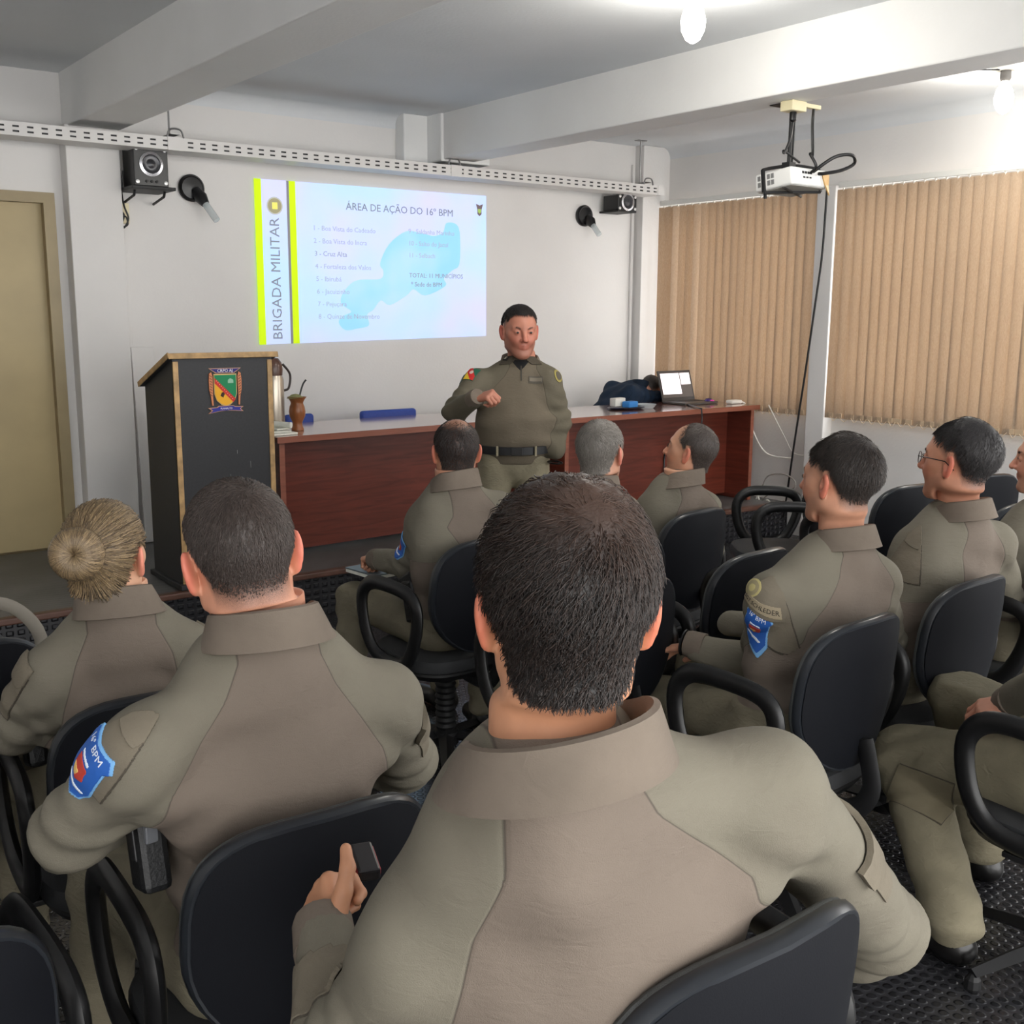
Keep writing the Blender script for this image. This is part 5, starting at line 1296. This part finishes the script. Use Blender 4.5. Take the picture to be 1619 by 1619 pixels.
# 7. young person with name tape
hip = (2.45, 1.95, .55)
ym = person('young person in khaki grey shirt with name tape and blue patch on left sleeve', at(1325, 760, 1.93), 3, at(1348, 858, 1.88), -6, hip,
            at(1218, 935, 1.98), at(1388, 910, 1.86), at(1198, 1046, 2.12), at(1106, 1022, 2.29), at(1400, 1010, 1.96), (2.62, 2.30, .72),
            at(1035, 1100, 2.46), (2.22, 2.44, .12), (2.62, 2.44, .55), (2.66, 2.42, .12), hs=1.04, skin=(206, 150, 122), hairc=(36, 31, 29), hair2=(72, 60, 52), style='fade', hands=('flat', None),
            hframes=(((-.16, .9, -.26), (.2, .3, .9)), None), res=.008, nh=11000, hl=.020, seed=19, face=True)
# 8. person with glasses
hip = (3.13, 2.02, .55)
gl = person('person with glasses and dark hair in khaki grey shirt, looking left', at(1514, 730, 1.93), 6, at(1534, 812, 1.90), 0, hip,
            at(1452, 866, 2.00), at(1572, 850, 1.90), at(1440, 950, 2.08), (3.0, 2.38, .74), at(1590, 950, 1.98), (3.3, 2.36, .74),
            (2.98, 2.50, .55), (2.96, 2.48, .12), (3.30, 2.48, .55), (3.32, 2.46, .12), pitch=3, hs=1.07, g=1.06, skin=(206, 146, 118), hairc=(34, 31, 32), hair2=(70, 66, 66), style='fade', hands=(None, None), res=.009, nh=8000, hl=.016, seed=23, face=True)
# 9. person cut by the right edge
hip = (3.88, 2.04, .55)
er = person('person at the right edge of the photo, only profile and left shoulder showing', at(1655, 728, 2.03), 24, at(1668, 804, 2.0), 8, hip,
            at(1606, 845, 2.08), at(1706, 835, 1.96), at(1598, 950, 2.16), (3.74, 2.42, .74), at(1712, 930, 2.04), (4.05, 2.40, .74),
            (3.74, 2.52, .55), (3.72, 2.5, .12), (4.06, 2.50, .55), (4.08, 2.48, .12), hs=1.03, skin=(208, 152, 126), hairc=(40, 34, 32), style='fade', hands=(None, None), nh=1500, seed=29, face=True)
# 10. person whose legs show at the lower right
hip = (2.76, 1.20, .57)
lg = person('seated person in khaki trousers at the lower right, only legs, boots and hand showing', (2.80, 1.22, 1.40), 0, (2.79, 1.16, 1.20), 0, hip,
            (2.60, 1.20, 1.10), (2.98, 1.18, 1.10), (2.58, 1.22, .84), at(1600, 1108, 1.42), (3.05, 1.25, .84), (2.98, 1.48, .70),
            at(1432, 1196, 1.73), at(1508, 1452, 1.43), (2.98, 1.70, .57), (3.02, 1.62, .12), hs=1.0, skin=(206, 146, 122), hairc=(36, 32, 30), style='short', hands=('relaxed', None),
            hframes=((( -.25, .85, -.5), (-.5, .1, .85)), None), nh=500, res=.009, seed=31, lw=1.28, trou=cloth('khaki cargo trousers', (128, 121, 101)))
# 11. person bent over behind the laptop
hip = (5.66, 6.52, .74)
lp = person('person in navy shirt bending down behind the open laptop', at(1029, 617, 6.42), -62, at(1004, 611, 6.44), -72, hip,
            (5.98, 6.62, 1.11), (5.92, 6.34, 1.10), (6.14, 6.60, 1.02), (6.34, 6.45, 1.04), (6.10, 6.36, 1.04), (6.28, 6.34, 1.04),
            (6.02, 6.62, .72), (6.02, 6.62, .38), (6.02, 6.42, .72), (6.02, 6.42, .38), pitch=-38, hs=.95, g=.92, skin=(196, 140, 116), hairc=(44, 38, 36), hair2=(80, 70, 64), style='fade', shirt=NAVY,
            hands=('relaxed', None), nh=1500, seed=37, boots=False, face=True, trou=cloth('dark trousers', (44, 46, 54)))
p_ = (5.62, 6.52)
blue_chair('blue chair under the person in navy behind the laptop', 5.42, 5.84, 6.30, .96)
# 12. standing speaker
hip = at(812, 716, 4.64); fw = np.array((-math.sin(math.radians(148)), math.cos(math.radians(148)), 0)); rt = np.array((math.cos(math.radians(148)), math.sin(math.radians(148)), 0))
sp = person('standing speaker in olive khaki shirt with raised right fist and left hand in pocket', at(822, 524, 4.60), 156, at(823, 575, 4.68), 148, hip,
            at(866, 598, 4.52), at(754, 600, 4.72), at(884, 662, 4.50), at(879, 716, 4.46), at(720, 650, 4.66), at(749, 631, 4.47),
            hip-rt*.13+fw*.03-np.array((0, 0, .50)), hip-rt*.15-np.array((0, 0, hip[2]-.1)), hip+rt*.13+fw*.03-np.array((0, 0, .50)), hip+rt*.15-np.array((0, 0, hip[2]-.1)),
            pitch=-6, hs=1.10, g=1.10, belly=.028, skin=(184, 122, 100), hairc=(32, 28, 28), hair2=(58, 52, 50), style='fade', shirt=SHIRT2, hands=(None, 'fist'), hframes=(None, ((.42, -.80, .25), (-.5, .0, .9))),
            res=.009, nh=5000, hl=.012, face=True, trou=cloth('light khaki trousers', (146, 138, 116)), seed=41, belt=True, waist=.05, cgap=.75, headw=1.03)
# ------------------------------------------------------------------ what they wear and hold
LEATH = mat('black holster nylon', (17, 18, 20), .5, bump=.3, bscale=200)
def rect(w, h, ch=.0): return [(-w, -h+ch), (-w, h), (w, h), (w, -h+ch), (w-ch, -h), (-w+ch, -h)] if ch else [(-w, -h), (-w, h), (w, h), (w, -h)]
FLAPM = cloth('khaki pocket cloth', (119, 111, 97), .35)
THREAD = mat('dark stitching', (74, 68, 58), .8)
def pocket(p, x, y, up, n=None, w=.055, h=.062, flap=True, sh=0.0):
    o, nn = hitpx(p, x, y); wr = Wrap(p, o, nn, up)
    R_ = lambda w, h: [(a+sh, b) for a, b in rect(w, h)]
    k = decal(p['bvh'], o, nn, up, R_(w+.003, h+.003), p['root'], 'sleeve_pocket', THREAD, .0008, .001, 1, 4, wr)
    decal(p['bvh'], o, nn, up, R_(w, h), k, 'pocket_cloth', FLAPM, .0022, .0014, 1, 4, wr)
    if flap:
        f = h*.9
        decal(p['bvh'], o, nn, up, [(a+sh, b+f) for a, b in [(-w*1.05, -.012), (-w*1.05, .03), (w*1.05, .03), (w*1.05, -.012), (w*.8, -.024), (-w*.8, -.024)]], k, 'pocket_flap', FLAPM, .005, .003, 1, 4, wr)
    return k
armup = lambda p: (p['SL']-np.array(p['EL'], float))
# blue arm patches on the left sleeves
for p, x, y, s, tx in ((cm, 636, 864, 1.0, False), (ym, 1195, 992, 1.1, True), (lm, 132, 1214, 1.2, True)):
    o, n = hitpx(p, x, y); up = armup(p)
    arm_patch(p['bvh'], o, n, up, p['root'], s, tx, Wrap(p, o, n, up))
# pockets and flaps
up = armup(ym); o, n = hitpx(ym, 1205, 950); wy = Wrap(ym, o, n, up)
k = pocket(ym, 1212, 985, up, None, .05, .058, False, .012)
fl = decal(ym['bvh'], o, n, up, [(-.050, -.035), (-.050, .062), (.036, .062), (.064, .020), (.050, -.035)], ym['root'], 'pocket_flap', FLAPM, .0058, .003, 1, 5, wy)
circ = lambda r, cx, cy: [(cx+r*math.cos(i*PI/10), cy+r*math.sin(i*PI/10)) for i in range(20)]
ob, nb2 = hitpx(ym, 1193, 930)
dk = decal(ym['bvh'], ob, nb2, up, circ(.025, 0, 0), fl, 'round_badge', fmat('pale gold badge', (186, 174, 120)), .009, .0012, 1, 4); dk['label'] = 'round pale gold badge'
decal(ym['bvh'], ob, nb2, up, circ(.020, 0, 0), dk, 'badge_centre', fmat('badge khaki', (150, 140, 108)), .0104, .0010, 1, 4)
decal(ym['bvh'], ob, nb2, up, circ(.010, 0, 0), dk, 'badge_star', fmat('pale gold badge', (186, 174, 120)), .0114, .0008, 1, 3)
nt = decal(ym['bvh'], o, n, up, [(-.052, -.027), (-.052, -.004), (.046, -.004), (.046, -.027)], ym['root'], 'name_tape', fmat('khaki name tape', (150, 137, 113)), .0092, .0012, 1, 4, wy); nt['label'] = 'khaki name tape with black lettering'
V, Fc = text_vf('SGT SCHLEDER', .0135, Matrix.Identity(4), .0002)
obj('tape_lettering', ([wy.point(x-.003, y-.0155, .0110+z) for x, y, z in V], Fc), mat('black thread', (24, 22, 20), .8), nt, False)
up = armup(lm); pocket(lm, 160, 1190, up, (-.5, -.85, .2), .045, .07)
up = armup(fg); pocket(fg, 520, 1560, up, (-.8, -.6, .1), .045, .06)
up = armup(gl); pocket(gl, 1432, 880, up, None, .045, .05)
up = armup(wm); pocket(wm, 18, 1090, up, None, .03, .06)
# right-sleeve flaps seen standing off the shoulder
def side_flap(p, px, py, ln=.12, tilt=(0, 0, 0), w=.05):
    up = p['SR']-np.array(p['ER'], float); up = Vector(up).normalized(); h = Vector(p['SR'])*.55+Vector(p['ER'])*.45
    n = Vector(p['rt']); o = p['bvh'].ray_cast(h+n*.3, -n)[0] or h
    k = decal(p['bvh'], o, n, up, rect(w, ln*.5), p['root'], 'sleeve_pocket', FLAPM, .001, .003, 1, 4)
    decal(p['bvh'], o+up*ln*.42, n, up, [(-w*1.1, -.03), (-w*1.1, .025), (w*1.1, .025), (w*1.1, -.03), (w*.7, -.045), (-w*.7, -.045)], k, 'pocket_flap', FLAPM, .006, .006, 1, 4)
for p in (fg, lm, wm): side_flap(p, 0, 0)
# bun and combed hair
HB = hair_mat('streaked blond hair', (84, 68, 50), (170, 146, 110), .38)
bc = Vector(at(121, 876, 2.262)); ax = (bc-Vector(at(165, 868, 2.36))).normalized(); ax = (ax+Vector((-.1, -.5, .05))).normalized()
n_ = 40; V = []; m_ = 16; s1 = ax.orthogonal().normalized(); s2 = ax.cross(s1)
for i in range(n_):
    a = 2*PI*i/n_
    for k in range(m_):
        b = 2*PI*k/m_; rr = .026+.0265*math.cos(b)*(1+.05*math.sin(a*5)); hh = .028*math.sin(b)
        V.append(tuple(bc+(s1*math.cos(a)+s2*math.sin(a))*max(.002, rr)+ax*hh))
bun = obj('hair_bun', (V, [(i*m_+k, ((i+1) % n_)*m_+k, ((i+1) % n_)*m_+(k+1) % m_, i*m_+(k+1) % m_) for i in range(n_) for k in range(m_)]), HB, wm['root'])
rg = np.random.default_rng(5); parts = []; Vs = []; Qs = []; nv = 0
A_ = np.array(ax); S1 = np.array(s1); S2 = np.array(s2); Bc = np.array(bc)
nb = 1500; a = rg.uniform(0, 2*PI, nb); rings = []
for k in range(9):
    b = math.radians(165)-math.radians(250)*k/8; aa = a+.35*k/8+rg.normal(0, .015, nb)
    rr = .026+.0285*math.cos(b)+rg.normal(0, .0004, nb); hh = .0298*math.sin(b)
    c = Bc+(S1[None]*np.cos(aa)[:, None]+S2[None]*np.sin(aa)[:, None])*np.maximum(.001, rr)[:, None]+A_*hh
    d1 = (-S1[None]*np.sin(aa)[:, None]+S2[None]*np.cos(aa)[:, None])*.0009
    o_ = ((S1[None]*np.cos(aa)[:, None]+S2[None]*np.sin(aa)[:, None])*math.cos(b)+A_*math.sin(b))*.0009
    rings.append(np.stack([c+d1, c-d1, c+o_], 1))
Vb = np.stack(rings, 1).reshape(-1, 3); q = np.array([[k*3+i, k*3+(i+1) % 3, (k+1)*3+(i+1) % 3, (k+1)*3+i] for k in range(8) for i in range(3)])
obj('bun_strands', (Vb, ((np.arange(nb)*27)[:, None, None]+q[None]).reshape(-1, 4)), HB, bun, attrs={'tone': np.repeat(rg.uniform(0, 1, nb)**1.6, 27)})['kind'] = 'stuff'
# strands combed back over the skull to the bun: walked along the head surface
loc = HV*.97; capw = loc+HN*.008*.97
Bl = (Bc-wm['H'])@wm['Rh']; ids = np.where(HMASK > .4)[0]; ns = 3800
pk = rg.choice(ids, ns); P = capw[pk]+rg.normal(0, .0016, (ns, 3)); N = HN[pk]; rings = []
from mathutils.kdtree import KDTree
kd = KDTree(len(capw))
for i, v in enumerate(capw): kd.insert(v, i)
kd.balance()
for k in range(6):
    T = Bl-P; T -= N*(T*N).sum(1)[:, None]; T /= np.maximum(1e-6, nrm_(T))[:, None]; sd = np.cross(T, N)
    wv = .0010*(1-.12*k)
    rings.append(np.stack([P+sd*wv+N*.001, P-sd*wv+N*.001, P+N*.0026], 1))
    P2 = P+T*np.minimum(.011, nrm_(Bl-P)*.3)[:, None]
    for i in range(ns):
        co, ix, _ = kd.find(P2[i]); N[i] = HN[ix]; P2[i] += HN[ix]*(np.dot(capw[ix]-P2[i], HN[ix]))
    P = P2
Vb = np.stack(rings, 1).reshape(-1, 3); q = np.array([[k*3+i, k*3+(i+1) % 3, (k+1)*3+(i+1) % 3, (k+1)*3+i] for k in range(5) for i in range(3)])
obj('hair_strands', (Vb@wm['Rh'].T+wm['H'], ((np.arange(ns)*18)[:, None, None]+q[None]).reshape(-1, 4)), HB, wm['root'], attrs={'tone': np.repeat(rg.uniform(0, 1, ns)**1.6, 18)})['kind'] = 'stuff'
obj('hair_tie', tube([tuple(bc-ax*.026+(s1*math.cos(2*PI*i/20)+s2*math.sin(2*PI*i/20))*.035) for i in range(20)], .006, 8, True), mat('brown hair tie', (90, 74, 58), .6), wm['root'])
# glasses
hx = gl['hxf']; GM = mat('thin dark glasses frame', (40, 26, 28), .3, .5)
gs = obj('glasses', join(*[tube([tuple(hx((s*.034+.022*math.cos(2*PI*i/20), .108-.012*(abs(s*.034+.022*math.cos(2*PI*i/20))/.056)**2, .002+.017*math.sin(2*PI*i/20)))) for i in range(20)], .0014, 6, True) for s in (-1, 1)],
    tube([tuple(hx((-.012, .107, .006))), tuple(hx((0, .110, .008))), tuple(hx((.012, .107, .006)))], .0014, 6),
    *[tube([tuple(hx((s*.056, .097, .008))), tuple(hx((s*.074, .06, .010))), tuple(hx((s*.083, .0, .008))), tuple(hx((s*.084, -.03, -.014)))], .0018, 6) for s in (-1, 1)]), GM, gl['root'])
for s in (-1, 1):
    obj('lens', (lambda L: (L[0], L[1]))(([tuple(hx((s*.034, .1085-.004, .002)))]+[tuple(hx((s*.034+.021*math.cos(2*PI*i/20), .107-.012*(abs(s*.034+.021*math.cos(2*PI*i/20))/.056)**2, .002+.0165*math.sin(2*PI*i/20)))) for i in range(20)], [(0, 1+i, 1+(i+1) % 20) for i in range(20)])), GL, gs)
# standing speaker: badges, collar mark, watch, belt buckle, fly
def badge(p, x, y, up, pts, nm, m, s=1.0, lift=.002, n=None, par=None):
    o, nn = hitpx(p, x, y); return decal(p['bvh'], o, n or nn, up, pts, par or p['root'], nm, m, lift, .0015, s, 4)
up = sp['SR']-np.array(sp['ER'], float); up = Vector((.15, 0, 1))
fl = badge(sp, 745, 591, up, rect(.030, .042), 'flag_patch', fmat('flag green', (26, 92, 70)), 1); fl['label'] = 'green red and yellow flag patch on sleeve'
badge(sp, 745, 591, up, [(-.028, -.040), (-.028, .030), (.026, -.040)], 'flag_yellow', fmat('flag yellow', (236, 200, 50)), 1, .0036, None, fl)
badge(sp, 745, 591, up, [(-.028, .038), (-.01, .040), (.028, -.014), (.028, -.040), (.012, -.040), (-.028, .012)], 'flag_red', fmat('flag red', (204, 40, 40)), 1, .005, None, fl)
badge(sp, 746, 590, up, [(.010*math.cos(i*PI/6), .012*math.sin(i*PI/6)) for i in range(12)], 'flag_crest', fmat('flag crest', (220, 190, 180)), 1, .0066, None, fl)
nb_ = badge(sp, 847, 601, (0, 0, 1), rect(.037, .019), 'name_badge', fmat('dark olive badge', (84, 78, 68)), 1); nb_['label'] = 'dark embroidered chest badge'
badge(sp, 847, 601, (0, 0, 1), rect(.033, .010), 'badge_field', fmat('olive badge field', (112, 104, 90)), 1, .0036, None, nb_)
badge(sp, 847, 604, (0, 0, 1), rect(.032, .0022), 'badge_line', fmat('dark olive badge', (84, 78, 68)), 1, .005, None, nb_)
yb = badge(sp, 883, 594, (0, 0, 1), [(.028*math.cos(i*PI/8), .034*math.sin(i*PI/8)) for i in range(16)], 'round_badge', fmat('olive gold badge', (150, 138, 74)), 1); yb['label'] = 'round olive gold sleeve badge'
badge(sp, 883, 594, (0, 0, 1), [(.019*math.cos(i*PI/8), .023*math.sin(i*PI/8)) for i in range(16)], 'badge_centre', fmat('dark olive badge', (84, 78, 68)), 1, .0036, None, yb)
badge(sp, 731, 600, (0.1, 0, 1), [(-.02, -.03), (-.02, .03), (.014, .02), (.014, -.02)], 'sleeve_patch', fmat('dark green patch', (60, 74, 62)), 1)
badge(sp, 824, 590, (0, 0, 1), rect(.0035, .04), 'zip', fmat('dark zip', (60, 56, 48)), 1)
bk = hitpx(sp, 817, 703)[0]
def beltpart(nm, x, w, h, m, d=.012):
    o = Vector(at(x, 702, sp['hip'][1])); f = Vector(sp['fw']); r = Vector(sp['rt'])
    h_ = sp['bvh'].find_nearest(o+f*.2); c = Vector((h_[0].x, h_[0].y, float(sp['hip'][2])+.042))+f*.006
    return obj(nm, xf(box(-w, w, -d, d, -h, h, .003), Matrix.Translation(c)@Matrix.Rotation(math.atan2(r.y, r.x), 4, 'Z')), m, sp['root'], False)
# things held
hw = Vector(at(577, 1362, 1.37))
t = thing('handheld_gadget', 'small dark gadget with red outline held in the near person left hand', 'gadget', tuple(hw))
obj('gadget_case', obox(hw, (.034, .07, .020), -.3, .004, .2), mat('dark grey gadget', (40, 38, 40), .35), t, False)
obj('gadget_rim', obox(hw+Vector((0, -.001, 0)), (.037, .060, .014), -.3, .004, .2), mat('red gadget edge', (150, 40, 46), .4), t, False)
nbp = Vector(at(585, 903, 3.86))
t = thing('notebook', 'small notebook with pale page edges on the lap of the writing person', 'notebook', tuple(nbp))
obj('cover', obox(nbp+Vector((.02, 0, .006)), (.15, .20, .006), .12, .001), mat('blue grey notebook cover', (92, 104, 110), .5), t, False)
obj('pages', obox(nbp+Vector((.02, 0, -.004)), (.146, .196, .014), .12, .001), mat('paper white', (226, 226, 216), .7), t, False)
# holsters and belts on the left hip of seated people
def holster(p, x, y, Y, rz=0.0, s=1.0):
    c = Vector(at(x, y, Y)); k = obj('holster', join(obox(c, (.05*s, .075*s, .16*s), rz, .012, -.25), obox(c+Vector((0, .03*s, .075*s)), (.04*s, .10*s, .05*s), rz, .012, -.5)), LEATH, p['root'], False)
    obj('holster_strap', obox(c+Vector((.0, -.0, .02*s)), (.056*s, .03*s, .09*s), rz, .004, -.25), mat('black strap', (28, 28, 30), .5), k, False)
holster(cm, 653, 950, 3.40)
holster(lm, 232, 1330, 1.72, 0, 1.0)
k = Vector(at(238, 1318, 1.66)); obj('holster_buckle', obox(k, (.022, .012, .03), .1, .003), mat('grey plastic buckle', (92, 94, 98), .4), lm['root'], False)
holster(wm, 52, 1160, 2.50, 0, .9)
holster(ym, 1213, 1060, 2.02, 0, .9)
def watch(p, W, E, m, face=None):
    W, E = Vector(W), Vector(E); d = (W-E).normalized(); c = W+d*.052
    s1 = d.orthogonal().normalized(); s2 = d.cross(s1)
    k = obj('watch_strap', tube([tuple(c+(s1*math.cos(2*PI*i/20)+s2*math.sin(2*PI*i/20))*.034) for i in range(20)], .009, 8, True, .5, tuple(d)), m, p['root'])
watch(ym, ym['WL'], ym['EL'], mat('black watch strap', (18, 18, 20), .4))
watch(sp, sp['WL'], sp['EL'], mat('black watch strap', (18, 18, 20), .4))
# backpack on the chair at the left edge
bp = Vector((.47, 3.10, .47))
t = thing('backpack', 'dark backpack with pale straps standing on the chair left of the blond bun', 'backpack', tuple(bp))
f_ = lambda P: smin(smax(ell(P, (bp.x, bp.y, bp.z+.2), (.19, .13, .24)), .46-P[:, 2]+.015, .02), ell(P, (bp.x+.02, bp.y-.12, bp.z+.14), (.13, .07, .13)), .03)+.006*np.sin(P[:, 2]*60+3*np.sin(P[:, 0]*20))
v, q = nets(f_, (bp.x-.28, bp.y-.28, .44), (bp.x+.28, bp.y+.25, 1.0), .012); obj('bag', (v, outward(v, q)), mat('dark grey nylon', (52, 52, 56), .6, bump=.4, bscale=150), t)
obj('strap', join(tube(catmull([(bp.x-.02, bp.y-.05, .89), (bp.x+.06, bp.y-.08, .95), (bp.x+.16, bp.y-.08, .93), (bp.x+.22, bp.y-.10, .84), (bp.x+.20, bp.y-.12, .70)], 5), .017, 8, False, .3, (0, 1, 0))), mat('pale khaki strap', (118, 112, 102), .7), t)

badge(sp, 823, 577, (0, 0, 1), [(-.048, .030), (.048, .030), (.02, -.012), (0, -.032), (-.02, -.012)], 'undershirt', mat('black t-shirt cloth', (20, 20, 22), .85), 1, .001)
for s_ in (-1, 1): badge(sp, 823+s_*14, 571, (0, 0, 1), [(-s_*.02, .038), (s_*.045, .034), (s_*.060, -.03), (s_*.004, -.024), (-s_*.015, .0)], 'collar_flap', SHIRT2, 1, .006)
k = badge(sp, 799, 563, (0, 0, 1), [(-.012, -.016), (-.012, .016), (.012, .016), (.012, -.016)], 'collar_mark', mat('dark thread badge', (40, 40, 38), .8), 1, .010)
badge(sp, 799, 563, (0, 0, 1), [(-.008, -.010), (-.004, .010), (.006, .008), (-.001, .003), (.004, -.008)], 'collar_star', fmat('pale thread', (196, 190, 170)), 1, .012, None, k)
tb = [o for o in lg['root'].children if o.name.startswith('trousers')][0]
off = Vector(tb.parent.location); tbv = BVHTree.FromPolygons([v.co+off for v in tb.data.vertices], [tuple(p.vertices) for p in tb.data.polygons])
h = tbv.ray_cast(Vector(O0), Vector(ray(1455, 1255)).normalized())
if h[0] is not None:
    k = decal(tbv, h[0], h[1], (-.5, .8, .5), rect(.05, .085), tb, 'cargo_pocket', THREAD, .001, .001); decal(tbv, h[0], h[1], (-.5, .8, .5), rect(.048, .083), k, 'pocket_cloth', cloth('cargo pocket cloth', (118, 110, 90), .3), .003, .003)
